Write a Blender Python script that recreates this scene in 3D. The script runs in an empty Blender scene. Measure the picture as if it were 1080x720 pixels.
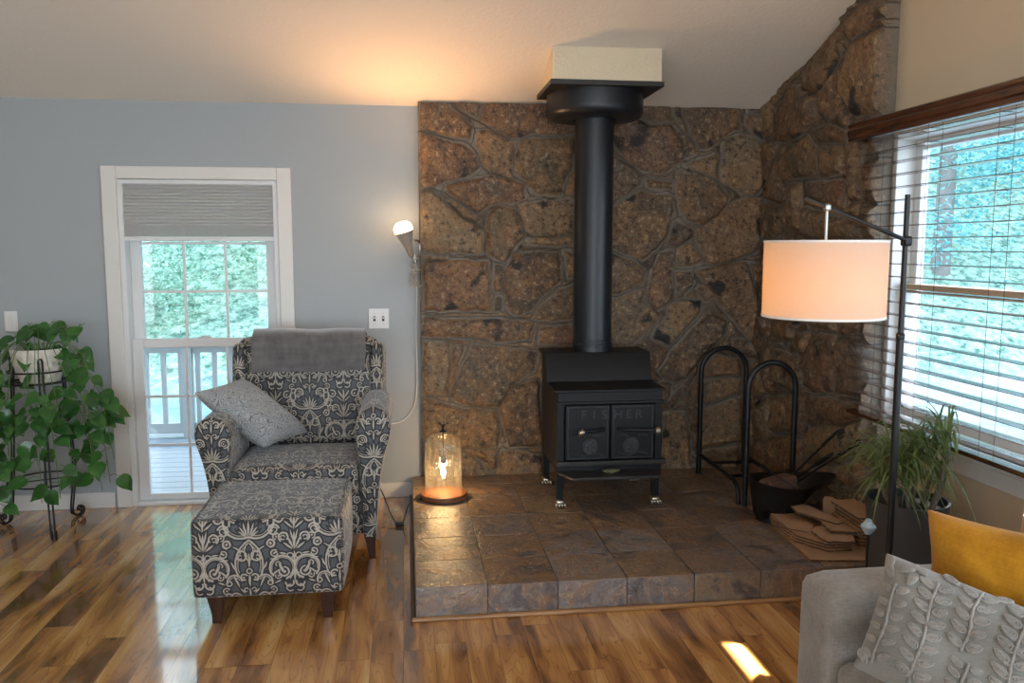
import bpy, bmesh, math, random
import numpy as np
from mathutils import Vector, Matrix, noise as mnoise

R = math.radians
random.seed(7)
COL = bpy.context.scene.collection

# ------------------------------------------------------------------ mesh building
class MB:
    def __init__(s):
        s.v = []; s.f = []; s.uv = None
    def add(s, vs, fs):
        o = len(s.v); s.v += [tuple(p) for p in vs]; s.f += [tuple(i + o for i in f) for f in fs]
    def box(s, x0, x1, y0, y1, z0, z1):
        s.add([(x0,y0,z0),(x1,y0,z0),(x1,y1,z0),(x0,y1,z0),(x0,y0,z1),(x1,y0,z1),(x1,y1,z1),(x0,y1,z1)],
              [(0,3,2,1),(4,5,6,7),(0,1,5,4),(1,2,6,5),(2,3,7,6),(3,0,4,7)])
        return s
    def loft(s, secs, caps=True, closed=False):
        n = len(secs[0]); vs = [p for q in secs for p in q]; fs = []
        m = len(secs)
        for i in range(m if closed else m - 1):
            j = (i + 1) % m
            for k in range(n):
                l = (k + 1) % n
                fs.append((i*n+k, i*n+l, j*n+l, j*n+k))
        if caps and not closed:
            fs.append(tuple(range(n))[::-1]); fs.append(tuple(range((m-1)*n, m*n)))
        s.add(vs, fs); return s
    def tube(s, pts, r, n=8, closed=False, caps=True):
        pts = [Vector(p) for p in pts]; m = len(pts)
        rs = r if isinstance(r, (list, tuple)) else [r] * m
        secs = []; ref = None
        for i, p in enumerate(pts):
            a = pts[(i-1) % m] if (closed or i > 0) else p
            b = pts[(i+1) % m] if (closed or i < m-1) else p
            t = (b - a)
            t = t.normalized() if t.length > 1e-9 else Vector((0,0,1))
            if ref is None:
                ref = Vector((0,0,1)) if abs(t.z) < .9 else Vector((1,0,0))
            u = (ref - t * ref.dot(t))
            u = u.normalized() if u.length > 1e-6 else t.orthogonal().normalized()
            ref = u; w = t.cross(u)
            secs.append([p + (u*math.cos(2*math.pi*k/n) + w*math.sin(2*math.pi*k/n))*rs[i] for k in range(n)])
        s.loft(secs, caps, closed); return s
    def lathe(s, prof, c, n=32, caps=True):
        secs = [[(c[0]+r*math.cos(2*math.pi*k/n), c[1]+r*math.sin(2*math.pi*k/n), c[2]+z) for k in range(n)] for r, z in prof]
        s.loft(secs, caps); return s
    def ball(s, c, r, n=16, sc=(1,1,1)):
        m = n//2
        prof = [(max(1e-4, math.sin(math.pi*i/m)), -math.cos(math.pi*i/m)) for i in range(m+1)]
        secs = [[(c[0]+a*r*sc[0]*math.cos(2*math.pi*k/n), c[1]+a*r*sc[1]*math.sin(2*math.pi*k/n), c[2]+z*r*sc[2]) for k in range(n)] for a, z in prof]
        s.loft(secs, True); return s
    def prism(s, poly, a0, a1, axis=1):
        def mk(p, a):
            return (p[0], a, p[1]) if axis == 1 else ((a, p[0], p[1]) if axis == 0 else (p[0], p[1], a))
        s.loft([[mk(p, a0) for p in poly], [mk(p, a1) for p in poly]]); return s
    def soft(s, c, size, r=.03, puff=(0,0,0), n=10, jit=0, M=None):
        """rounded, slightly stuffed block"""
        hx, hy, hz = [q/2 for q in size]
        vs = []; idx = {}; fs = []
        def vid(p):
            k = tuple(round(q, 5) for q in p)
            if k not in idx:
                idx[k] = len(vs); vs.append(Vector(p))
            return idx[k]
        g = [-1 + 2*i/n for i in range(n+1)]
        g = [math.copysign(abs(t)**.8, t) for t in g]
        for ax in range(3):
            for sg in (-1, 1):
                for i in range(n):
                    for j in range(n):
                        q = []
                        for (a, b) in ((i,j),(i+1,j),(i+1,j+1),(i,j+1)):
                            p = [0,0,0]; p[ax] = sg; p[(ax+1)%3] = g[a]; p[(ax+2)%3] = g[b]; q.append(vid(p))
                        fs.append(tuple(q if sg > 0 else q[::-1]))
        out = []
        for p in vs:
            w = Vector((p.x*hx, p.y*hy, p.z*hz))
            inn = Vector((max(-hx+r, min(hx-r, w.x)), max(-hy+r, min(hy-r, w.y)), max(-hz+r, min(hz-r, w.z))))
            d = w - inn
            if d.length > 1e-9: w = inn + d.normalized()*r
            bx = (1-p.y**2)*(1-p.z**2); by = (1-p.x**2)*(1-p.z**2); bz = (1-p.x**2)*(1-p.y**2)
            w.x += math.copysign(puff[0]*bx, p.x) if abs(p.x) > .5 else 0
            w.y += math.copysign(puff[1]*by, p.y) if abs(p.y) > .5 else 0
            w.z += math.copysign(puff[2]*bz, p.z) if abs(p.z) > .5 else 0
            if jit: w += mnoise.noise_vector(Vector((w.x*5+c[0]*3, w.y*5+c[1]*3, w.z*5)))*jit
            if M is not None: w = M @ w
            out.append((w.x+c[0], w.y+c[1], w.z+c[2]))
        s.add(out, fs); return s

def boxuv(me, off=(0,0)):
    uvl = me.uv_layers.new(name='UVMap')
    co = [v.co.copy() for v in me.vertices]
    for p in me.polygons:
        n = p.normal; a = max(range(3), key=lambda k: abs(n[k]))
        for li in p.loop_indices:
            c = co[me.loops[li].vertex_index]
            uvl.data[li].uv = ((c.y, c.z) if a == 0 else (c.x, c.z) if a == 1 else (c.x, c.y))
            uvl.data[li].uv[0] -= off[0]; uvl.data[li].uv[1] -= off[1]

def rloc(o):
    l = Vector((0,0,0))
    while o is not None:
        l += o.location; o = o.parent
    return l

def obj(name, mb, mat, parent=None, smooth=35, bevel=0, sub=0, uv=None, loc=None, solid=0, seg=2):
    me = bpy.data.meshes.new(name)
    base = rloc(parent) if parent else Vector(loc or (0,0,0))
    me.from_pydata([tuple(Vector(p) - base) for p in mb.v] if base.length else mb.v, [], mb.f)
    if uv is not None:
        boxuv(me, (uv[0]-base.x, uv[1]-base.z))
    bm = bmesh.new(); bm.from_mesh(me); bmesh.ops.recalc_face_normals(bm, faces=bm.faces); bm.to_mesh(me); bm.free()
    if mb.uv: 
        u = me.uv_layers.new(name='UVMap')
        for l in me.loops: u.data[l.index].uv = mb.uv[l.vertex_index]
    if smooth:
        for p in me.polygons: p.use_smooth = True
        if smooth < 180: me.set_sharp_from_angle(angle=R(smooth))
    me.materials.append(mat)
    o = bpy.data.objects.new(name, me); COL.objects.link(o)
    if parent: o.parent = parent
    elif loc: o.location = loc
    if bevel:
        b = o.modifiers.new('bevel', 'BEVEL'); b.width = bevel; b.segments = seg; b.limit_method = 'ANGLE'; b.angle_limit = R(40)
    if sub:
        b = o.modifiers.new('sub', 'SUBSURF'); b.levels = sub; b.render_levels = sub
    if solid:
        b = o.modifiers.new('solid', 'SOLIDIFY'); b.thickness = solid; b.offset = 0
    return o

def thing(name, label, cat, loc=(0,0,0), group=None):
    o = bpy.data.objects.new(name, None); COL.objects.link(o); o.location = loc
    o.empty_display_size = .1
    return tag(o, label, cat, group)
def tag(o, label, cat, group=None):
    o['label'] = label; o['category'] = cat
    if group: o['group'] = group
    return o
def struct(o):
    o['kind'] = 'structure'; return o
def dup(root, loc, label=None, group=None):
    r = root.copy(); COL.objects.link(r); r.location = loc
    if label: r['label'] = label
    if group: r['group'] = group
    for ch in list(root.children):
        c = ch.copy(); COL.objects.link(c); c.parent = r
        for g in list(ch.children):
            d = g.copy(); COL.objects.link(d); d.parent = c
    return r

def bez(p0, p1, p2, n=12):
    p0, p1, p2 = Vector(p0), Vector(p1), Vector(p2)
    return [p0*(1-t)**2 + p1*2*t*(1-t) + p2*t*t for t in [i/n for i in range(n+1)]]
def catmull(pts, n=8):
    P = [Vector(p) for p in pts]; P = [P[0]*2-P[1]] + P + [P[-1]*2-P[-2]]; out = []
    for i in range(1, len(P)-2):
        for k in range(n):
            t = k/n
            out.append(.5*((2*P[i]) + (P[i+1]-P[i-1])*t + (2*P[i-1]-5*P[i]+4*P[i+1]-P[i+2])*t*t + (3*P[i]-P[i-1]-3*P[i+1]+P[i+2])*t**3))
    out.append(P[-2]); return out

# ------------------------------------------------------------------ node helpers
class NT:
    def __init__(s, name=None, tree=None):
        if tree is None:
            s.m = bpy.data.materials.new(name); s.m.use_nodes = True; s.t = s.m.node_tree; s.t.nodes.clear()
            s.out = s.t.nodes.new('ShaderNodeOutputMaterial')
        else: s.t = tree
    def n(s, typ, **kw):
        nd = s.t.nodes.new(typ)
        for k, v in kw.items(): setattr(nd, k, v)
        return nd
    def set(s, sock, v):
        if isinstance(v, bpy.types.NodeSocket): s.t.links.new(v, sock)
        elif isinstance(v, bpy.types.Node): s.t.links.new(v.outputs[0], sock)
        elif v is not None:
            if isinstance(v, (tuple, list)) and len(v) == 3 and sock.type == 'RGBA': v = (*v, 1)
            sock.default_value = v
    def math(s, op, a, b=None, c=None, clamp=False):
        nd = s.n('ShaderNodeMath', operation=op, use_clamp=clamp)
        s.set(nd.inputs[0], a); s.set(nd.inputs[1], b)
        if c is not None: s.set(nd.inputs[2], c)
        return nd.outputs[0]
    def vm(s, op, a, b=None, out=0):
        nd = s.n('ShaderNodeVectorMath', operation=op); s.set(nd.inputs[0], a); s.set(nd.inputs[1], b)
        return nd.outputs[out]
    def co(s, k='Object'): return s.n('ShaderNodeTexCoord').outputs[k]
    def sep(s, v):
        nd = s.n('ShaderNodeSeparateXYZ'); s.set(nd.inputs[0], v); return nd.outputs
    def comb(s, x=0, y=0, z=0):
        nd = s.n('ShaderNodeCombineXYZ'); s.set(nd.inputs[0], x); s.set(nd.inputs[1], y); s.set(nd.inputs[2], z); return nd.outputs[0]
    def noise(s, vec=None, scale=5, detail=3, rough=.5, dist=0, out='Fac'):
        nd = s.n('ShaderNodeTexNoise')
        if vec is not None: s.set(nd.inputs['Vector'], vec)
        s.set(nd.inputs['Scale'], scale); s.set(nd.inputs['Detail'], detail); s.set(nd.inputs['Roughness'], rough); s.set(nd.inputs['Distortion'], dist)
        return nd.outputs[out]
    def vor(s, vec=None, scale=5, feature='F1', out='Distance', rnd=1):
        nd = s.n('ShaderNodeTexVoronoi', feature=feature)
        if vec is not None: s.set(nd.inputs['Vector'], vec)
        s.set(nd.inputs['Scale'], scale); s.set(nd.inputs['Randomness'], rnd); return nd.outputs[out]
    def white(s, vec, out='Value', dims='3D'):
        nd = s.n('ShaderNodeTexWhiteNoise', noise_dimensions=dims); s.set(nd.inputs['Vector'], vec); return nd.outputs[out]
    def ramp(s, fac, stops, interp='LINEAR'):
        nd = s.n('ShaderNodeValToRGB'); e = nd.color_ramp; e.interpolation = interp
        while len(e.elements) < len(stops): e.elements.new(.5)
        for el, (p, c) in zip(e.elements, stops):
            el.position = p; el.color = (*c, 1) if not isinstance(c, (int, float)) else (c, c, c, 1)
        s.set(nd.inputs[0], fac); return nd.outputs[0]
    def mix(s, fac, a, b, mode='MIX'):
        nd = s.n('ShaderNodeMix', data_type='RGBA', blend_type=mode)
        s.set(nd.inputs[0], fac); s.set(nd.inputs[6], a); s.set(nd.inputs[7], b); return nd.outputs[2]
    def mr(s, v, a, b, c=0, d=1):
        nd = s.n('ShaderNodeMapRange'); s.set(nd.inputs[0], v)
        for i, q in enumerate((a, b, c, d)): s.set(nd.inputs[i+1], q)
        return nd.outputs[0]
    def attr(s, name, out='Fac'):
        return s.n('ShaderNodeAttribute', attribute_name=name).outputs[out]
    def bump(s, h, strength=.3, dist=.01):
        nd = s.n('ShaderNodeBump'); s.set(nd.inputs['Height'], h); s.set(nd.inputs['Strength'], strength); s.set(nd.inputs['Distance'], dist)
        return nd.outputs[0]
    def pbr(s, col, rough=.5, metal=0, normal=None, spec=None, **kw):
        b = s.n('ShaderNodeBsdfPrincipled')
        s.set(b.inputs['Base Color'], col); s.set(b.inputs['Roughness'], rough); s.set(b.inputs['Metallic'], metal)
        if normal is not None: s.set(b.inputs['Normal'], normal)
        if spec is not None: s.set(b.inputs['Specular IOR Level'], spec)
        for k, v in kw.items(): s.set(b.inputs[k.replace('_', ' ')], v)
        s.t.links.new(b.outputs[0], s.out.inputs[0]); return b
def simple(name, col, rough=.5, metal=0, nscale=0, namp=.1, bump=0, **kw):
    t = NT(name); c = col; nrm = None
    if nscale:
        f = t.noise(t.co(), nscale, 4, .6)
        c = t.mix(f, tuple(q*(1-namp) for q in col), tuple(min(1, q*(1+namp)) for q in col))
        if bump: nrm = t.bump(f, bump, .005)
    t.pbr(c, rough, metal, nrm, **kw); return t.m
SKY, SUN, UPL, CLO, SHL, SFT, EXPO = 4.5, 3.5, 25, 8, 5.0, 2.2, 0.66
BACK_STONES="0.098,2.455 0.271,2.447 0.322,2.398 0.408,2.316 0.396,2.239 0.269,2.257 0.178,2.278 0.096,2.293;0.317,2.476 0.466,2.465 0.448,2.361 0.397,2.388 0.339,2.421;0.472,2.468 0.873,2.488 1.056,2.469 1.081,2.299 0.939,2.268 0.815,2.277 0.645,2.252 0.558,2.296 0.465,2.350;0.095,2.277 0.206,2.250 0.338,2.207 0.436,2.152 0.464,2.067 0.394,2.021 0.250,1.991 0.163,1.945 0.091,1.933;0.448,2.294 0.540,2.290 0.628,2.240 0.674,2.235 0.663,2.138 0.657,2.012 0.540,2.040 0.482,2.079 0.464,2.153 0.442,2.220;0.698,2.241 0.939,2.256 1.052,2.275 1.035,2.085 0.965,1.911 0.834,1.904 0.757,1.967 0.674,2.035 0.671,2.121;0.255,1.963 0.406,2.004 0.557,2.034 0.733,1.979 0.745,1.892 0.698,1.863 0.510,1.839 0.439,1.787 0.335,1.866 0.260,1.923;0.260,1.866 0.318,1.866 0.457,1.758 0.439,1.717 0.352,1.769;0.094,1.922 0.168,1.928 0.220,1.889 0.265,1.843 0.346,1.775 0.456,1.700 0.486,1.671 0.485,1.549 0.362,1.543 0.245,1.547 0.101,1.561;0.521,1.833 0.615,1.839 0.698,1.811 0.734,1.648 0.656,1.561 0.615,1.490 0.509,1.532 0.491,1.578 0.492,1.706;0.704,1.863 1.043,1.877 1.051,1.660 0.835,1.654 0.745,1.689 0.704,1.794;0.734,1.631 0.805,1.648 1.051,1.649 1.051,1.596 0.835,1.596 0.734,1.607;0.106,1.532 0.251,1.532 0.251,1.503 0.106,1.503;0.111,1.492 0.262,1.509 0.509,1.502 0.520,1.397 0.525,1.279 0.519,1.191 0.108,1.195;0.544,1.485 0.603,1.473 0.603,1.308 0.549,1.297;0.549,1.273 0.585,1.273 0.597,1.196 0.543,1.184;0.662,1.549 0.955,1.560 0.968,1.371 0.836,1.265 0.770,1.188 0.704,1.153 0.638,1.183 0.603,1.249 0.615,1.443;0.979,1.566 1.167,1.566 1.168,1.394 1.004,1.394;1.041,1.353 0.957,1.317 0.848,1.223 0.776,1.134 0.867,1.121 1.171,1.136 1.169,1.340;0.107,1.154 0.614,1.142 0.806,1.110 0.777,1.008 0.554,0.994 0.507,1.024 0.094,1.030;0.837,1.086 1.172,1.100 1.173,0.960 0.831,0.972;0.100,1.006 0.275,0.986 0.269,0.885 0.237,0.664 0.089,0.667;0.299,0.974 0.358,0.979 0.322,0.854 0.261,0.657 0.237,0.694 0.262,0.855;0.405,0.978 0.536,0.970 0.759,0.943 0.825,0.929 0.813,0.815 0.674,0.727 0.577,0.589 0.415,0.581 0.266,0.639 0.327,0.794;0.229,1.010 0.400,1.008 0.388,0.984 0.264,0.986;0.656,0.715 0.826,0.754 0.870,0.323 0.747,0.315 0.638,0.318 0.595,0.454 0.571,0.565;0.089,0.649 0.254,0.603 0.403,0.569 0.553,0.559 0.583,0.424 0.571,0.320 0.335,0.315 0.116,0.389 0.086,0.408;0.086,0.378 0.335,0.291 0.461,0.225 0.497,0.150 0.485,0.113 0.083,0.128;0.353,0.308 0.571,0.308 0.564,0.197 0.534,0.167 0.480,0.231 0.395,0.264;0.589,0.295 0.735,0.284 0.852,0.249 0.865,0.112 0.558,0.123 0.577,0.240;1.439,2.477 1.657,2.482 1.666,2.372 1.550,2.358 1.458,2.397;1.314,2.360 1.440,2.385 1.538,2.347 1.660,2.343 1.756,2.211 1.757,2.141 1.697,2.093 1.624,2.045 1.446,2.073 1.360,2.136 1.286,2.233;1.676,2.465 1.719,2.454 1.726,2.402 1.778,2.299 1.747,2.304 1.690,2.384;1.679,2.338 1.785,2.281 1.843,2.183 1.770,2.141;1.732,2.437 1.854,2.474 2.114,2.468 2.106,2.333 1.996,2.261 1.911,2.195 1.848,2.206 1.784,2.316;1.764,2.106 1.955,2.173 1.981,2.143 1.978,2.013 1.821,2.065;1.996,2.255 2.138,2.304 2.234,2.259 2.273,2.236 2.282,1.981 2.227,1.914 2.131,1.932 2.003,2.002;2.153,2.422 2.266,2.424 2.272,2.265 2.214,2.288 2.156,2.352;2.165,2.463 2.277,2.465 2.278,2.442 2.165,2.440;1.250,2.175 1.299,2.146 1.403,2.095 1.495,2.032 1.466,1.968 1.315,1.867 1.254,1.866;1.508,2.015 1.680,1.987 1.681,1.946 1.527,1.962;1.255,1.843 1.315,1.843 1.460,1.938 1.682,1.905 1.690,1.816 1.656,1.667 1.578,1.560 1.486,1.512 1.393,1.542 1.258,1.601;1.710,2.052 1.853,2.042 1.991,1.984 2.056,1.907 2.045,1.859 1.978,1.775 1.873,1.721 1.779,1.757 1.714,1.857;2.058,1.859 2.182,1.914 2.278,1.891 2.285,1.692 2.258,1.559 2.144,1.516 2.025,1.468 1.923,1.487 1.844,1.631 1.831,1.679;1.698,1.756 1.824,1.691 1.812,1.649 1.720,1.589 1.645,1.601;1.720,1.577 1.813,1.619 1.898,1.493 1.817,1.469 1.711,1.457;1.609,1.548 1.702,1.577 1.704,1.487 1.693,1.409 1.703,1.246 1.591,1.180 1.521,1.271 1.556,1.422;1.711,1.433 1.824,1.433 1.839,1.348 1.771,1.269 1.722,1.251;1.846,1.317 1.927,1.365 1.992,1.286 1.930,1.237 1.873,1.256;1.849,1.439 2.177,1.498 2.210,1.468 2.268,1.265 2.292,1.129 2.277,0.993 2.213,0.994 2.046,1.181 1.961,1.286;1.258,1.566 1.443,1.500 1.525,1.428 1.495,1.350 1.354,1.291 1.262,1.279;1.262,1.255 1.366,1.273 1.508,1.326 1.497,1.259 1.617,1.155 1.587,1.088 1.495,1.016 1.433,0.956 1.266,0.953;1.637,1.106 1.685,1.215 1.759,1.257 1.886,1.238 1.888,1.165 1.783,1.055 1.684,0.946 1.557,1.009;1.951,1.176 2.061,1.113 2.051,1.021 1.914,0.899 1.803,0.752 1.708,0.705 1.612,0.781 1.691,0.909 1.827,1.055;1.883,0.856 1.872,0.763 1.774,0.622 1.699,0.536 1.667,0.581 1.784,0.715;2.103,0.989 2.200,0.988 2.279,0.943 2.282,0.862 2.119,0.902;1.991,0.886 2.153,0.852 2.175,0.745 1.963,0.743 1.910,0.794;1.899,0.726 2.169,0.726 2.172,0.638 1.923,0.556;1.923,0.531 2.180,0.613 2.202,0.314 1.911,0.278;1.931,0.252 2.170,0.283 2.163,0.091 1.915,0.112;1.649,0.525 1.795,0.521 1.845,0.337 1.850,0.115 1.657,0.121;2.218,0.832 2.321,0.861 2.332,0.533 2.230,0.472;2.231,0.441 2.334,0.470 2.346,0.136 2.241,0.140"
SIDE_STONES="4.285,2.745 4.537,2.672 4.724,2.592 4.680,2.482 4.463,2.428 4.289,2.562 4.269,2.674;3.987,2.777 3.964,2.703 4.170,2.626 4.244,2.725 4.120,2.795;3.971,2.781 3.802,2.699 3.807,2.671 3.963,2.699;4.133,2.627 3.891,2.627 3.816,2.600 3.799,2.222 4.101,2.251 4.254,2.381 4.237,2.522;4.442,2.429 4.287,2.543 4.165,2.574 4.270,2.335 4.366,2.276 4.476,2.328;5.056,2.447 4.771,2.569 4.516,2.411 4.529,2.300 4.626,2.246 4.840,2.208 5.053,2.234;4.961,2.097 4.850,2.176 4.612,2.223 4.493,2.140 4.481,1.993 4.887,1.988;4.481,2.128 4.223,2.123 4.179,2.065 4.209,1.960 4.425,1.973;4.513,2.241 4.363,2.245 4.170,2.189 4.175,2.132 4.462,2.157;4.136,2.227 4.024,2.202 3.983,1.824 4.083,1.820 4.147,2.027;3.997,2.189 3.859,2.165 3.847,2.029 3.984,2.034;3.982,2.020 3.854,2.012 3.844,1.807 3.965,1.814;3.972,1.795 3.843,1.789 3.846,1.634 3.958,1.635;4.834,1.973 4.648,1.948 4.626,1.681 4.875,1.686;4.614,1.956 4.168,1.932 4.146,1.785 4.434,1.824 4.607,1.875;4.603,1.821 4.302,1.761 4.000,1.707 3.993,1.626 4.587,1.632;4.967,1.152 4.549,1.170 4.688,1.096 4.696,1.038 4.982,0.995;4.516,1.184 4.195,1.211 4.190,1.145 4.454,1.124;4.156,1.214 3.941,1.232 3.953,1.158 4.118,1.117;4.662,1.076 4.486,1.105 4.501,1.010 4.567,0.947;4.429,1.100 4.197,1.119 4.172,0.814 4.380,0.767 4.520,0.809 4.501,1.010;4.166,1.096 3.915,1.138 3.857,1.073 3.872,0.943 3.924,0.823 4.142,0.819;4.953,0.968 4.614,0.941 4.544,0.822 4.597,0.729 4.921,0.745;4.955,0.654 4.595,0.713 4.579,0.506 4.937,0.426;4.479,0.733 4.169,0.778 3.975,0.779 3.898,0.730 4.031,0.663 4.466,0.575;4.487,0.554 3.949,0.690 3.939,0.573 4.080,0.437 4.471,0.356;4.098,0.411 3.898,0.524 3.825,0.392 3.920,0.354 4.090,0.325;4.469,0.334 4.127,0.403 4.116,0.271 4.456,0.169;4.935,0.396 4.529,0.489 4.511,0.267 4.916,0.156"
# ------------------------------------------------------------------ materials
def m_floor():
    t = NT('acacia planks'); o = t.sep(t.co()); x, y = o[0], o[1]
    W, LN = .125, 1.2
    u = t.math('DIVIDE', t.math('ADD', x, .029+10*W), W); i = t.math('FLOOR', u); fu = t.math('FRACT', u)
    off = t.white(t.comb(i, 3.3, 1.7))
    v = t.math('ADD', t.math('DIVIDE', y, LN), t.math('MULTIPLY', off, 7.0)); j = t.math('FLOOR', v); fv = t.math('FRACT', v)
    idn = t.white(t.comb(i, j, 5.1)); id2 = t.white(t.comb(j, i, 9.4))
    px_ = t.math('ADD', x, t.math('MULTIPLY', idn, 13)); py_ = t.math('ADD', t.math('MULTIPLY', y, .15), t.math('MULTIPLY', id2, 17))
    p = t.comb(px_, py_, idn)
    warp = t.noise(p, 6, 2, .5, 0, 'Color'); sc_ = t.n('ShaderNodeVectorMath', operation='SCALE'); t.set(sc_.inputs[0], t.vm('SUBTRACT', warp, (.5,.5,.5))); sc_.inputs['Scale'].default_value = .075
    p2 = t.vm('ADD', p, sc_.outputs[0])
    g1 = t.noise(p2, 10, 2, .5, .35)
    g2 = t.noise(t.vm('MULTIPLY', p2, (1,.35,1)), 75, 4, .65, .2)
    ln = t.math('ABSOLUTE', t.math('SINE', t.math('MULTIPLY', g1, 42)))
    f = t.math('ADD', t.math('MULTIPLY', g1, .84), t.math('MULTIPLY', g2, .16))
    f = t.math('ADD', f, t.math('MULTIPLY', t.math('SUBTRACT', idn, .5), .10))
    c = t.ramp(f, [(.31,(.12,.050,.018)),(.40,(.24,.105,.035)),(.47,(.38,.175,.054)),(.53,(.50,.240,.075)),(.60,(.60,.320,.105)),(.70,(.68,.42,.17))])
    c = t.mix(t.mr(ln, .28, .0, 0, .5), c, (.13,.055,.02))
    e1 = t.math('MINIMUM', fu, t.math('SUBTRACT', 1, fu)); e2 = t.math('MINIMUM', fv, t.math('SUBTRACT', 1, fv))
    gap = t.math('MINIMUM', t.mr(e1, 0, .014), t.mr(e2, 0, .0016))
    c = t.mix(t.math('MULTIPLY', t.math('SUBTRACT', 1, gap), .75), c, (.03,.015,.008))
    h = t.math('ADD', gap, t.math('MULTIPLY', g2, .12))
    t.pbr(c, t.mr(g2, .3, .7, .13, .2), 0, t.bump(h, .12, .004), Coat_Weight=1.0, Coat_Roughness=.07, Coat_IOR=1.6); return t.m

def m_wall(name, col, bump=.1):
    t = NT(name); o = t.co()
    c = t.mix(t.noise(o, 1.3, 3), tuple(q*.96 for q in col), col)
    t.pbr(c, .6, 0, t.bump(t.noise(o, 90, 3), bump, .003)); return t.m
def m_ceiling():
    t = NT('textured ceiling paint'); o = t.co()
    h = t.math('ADD', t.noise(o, 38, 3, .6), t.math('MULTIPLY', t.vor(o, 55), .5))
    t.pbr((.82,.76,.67), .8, 0, t.bump(h, .35, .006)); return t.m

def m_stone(bright=1.0):
    t = NT('field stone and mortar'); o = t.co(); sid = t.attr('sid'); st = t.attr('stone')
    sh = t.vm('ADD', o, t.comb(t.math('MULTIPLY', sid, 31), t.math('MULTIPLY', sid, 17), sid))
    base = t.ramp(sid, [(0,(.15,.115,.07)),(.14,(.065,.052,.042)),(.28,(.25,.175,.10)),(.42,(.19,.09,.052)),(.56,(.105,.095,.078)),(.7,(.28,.215,.13)),(.85,(.12,.068,.045)),(1,(.085,.07,.055))])
    n1 = t.noise(sh, 7, 5, .65, .6); n2 = t.noise(sh, 34, 4, .7); n3 = t.noise(sh, 95, 3, .7); n4 = t.noise(sh, 3.2, 3, .6, 1.5)
    c = t.mix(t.mr(n1, .38, .62), base, t.mix(.6, base, (.36,.20,.085)))
    c = t.mix(t.mr(n4, .5, .68), c, t.mix(.65, c, (.14,.125,.105)))
    c = t.mix(t.mr(n2, .54, .66, 0, .95), c, (.03,.023,.019))
    c = t.mix(t.mr(n2, .44, .33, 0, .9), c, (.46,.37,.25))
    c = t.mix(t.mr(n3, .58, .68, 0, .7), c, (.03,.024,.02))
    c = t.mix(t.mr(n3, .40, .30, 0, .65), c, (.50,.40,.29))
    blk = t.mr(t.math('ADD', t.noise(sh, 6, 2), t.math('MULTIPLY', n3, .18)), .73, .79)
    c = t.mix(blk, c, (.022,.022,.024))
    mo = t.mix(t.noise(o, 22, 4), (.20,.19,.165), (.32,.30,.26))
    c = t.mix(st, mo, c)
    c = t.mix(.08, c, (.085,.08,.072))
    c = t.mix(1, c, (bright, bright*.93, bright*.87), 'MULTIPLY')
    h = t.math('ADD', t.math('MULTIPLY', n2, .6), t.math('ADD', t.math('MULTIPLY', n3, .5), n1))
    t.pbr(c, t.mr(st, 0, 1, .9, .5), 0, t.bump(h, 1.0, .016)); return t.m

def m_slate():
    t = NT('slate tile'); o = t.co(); i = t.attr('tid'); i2 = t.math('FRACT', t.math('MULTIPLY', i, 7.31))
    p = t.vm('ADD', o, t.comb(t.math('MULTIPLY', i, 41), t.math('MULTIPLY', i2, 23), i))
    base = t.ramp(i, [(0,(.16,.145,.14)),(.2,(.20,.145,.10)),(.38,(.085,.073,.078)),(.52,(.21,.13,.08)),(.68,(.21,.195,.19)),(.84,(.125,.085,.07)),(1,(.24,.185,.12))])
    n1 = t.noise(p, 4.5, 5, .6, 2.2); n2 = t.noise(p, 26, 5, .7, .8); n4 = t.noise(p, 2.4, 4, .6, 3.2)
    c = t.mix(t.mr(n1, .46, .62), base, t.mix(.55, base, (.30,.15,.06)))
    c = t.mix(t.mr(n4, .56, .66, 0, .8), c, (.06,.052,.055))
    vein = t.mr(t.math('ABSOLUTE', t.math('SUBTRACT', n4, .5)), .014, .0, 0, .85)
    c = t.mix(vein, c, (.38,.25,.13))
    c = t.mix(t.mr(n2, .5, .7, 0, .55), c, (.05,.04,.037))
    c = t.mix(t.mr(n2, .45, .33, 0, .6), c, (.34,.26,.18))
    h = t.math('ADD', n1, t.math('MULTIPLY', n2, .6))
    t.pbr(c, t.mr(n2, .3, .7, .22, .40), 0, t.bump(h, .7, .016)); return t.m

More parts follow.
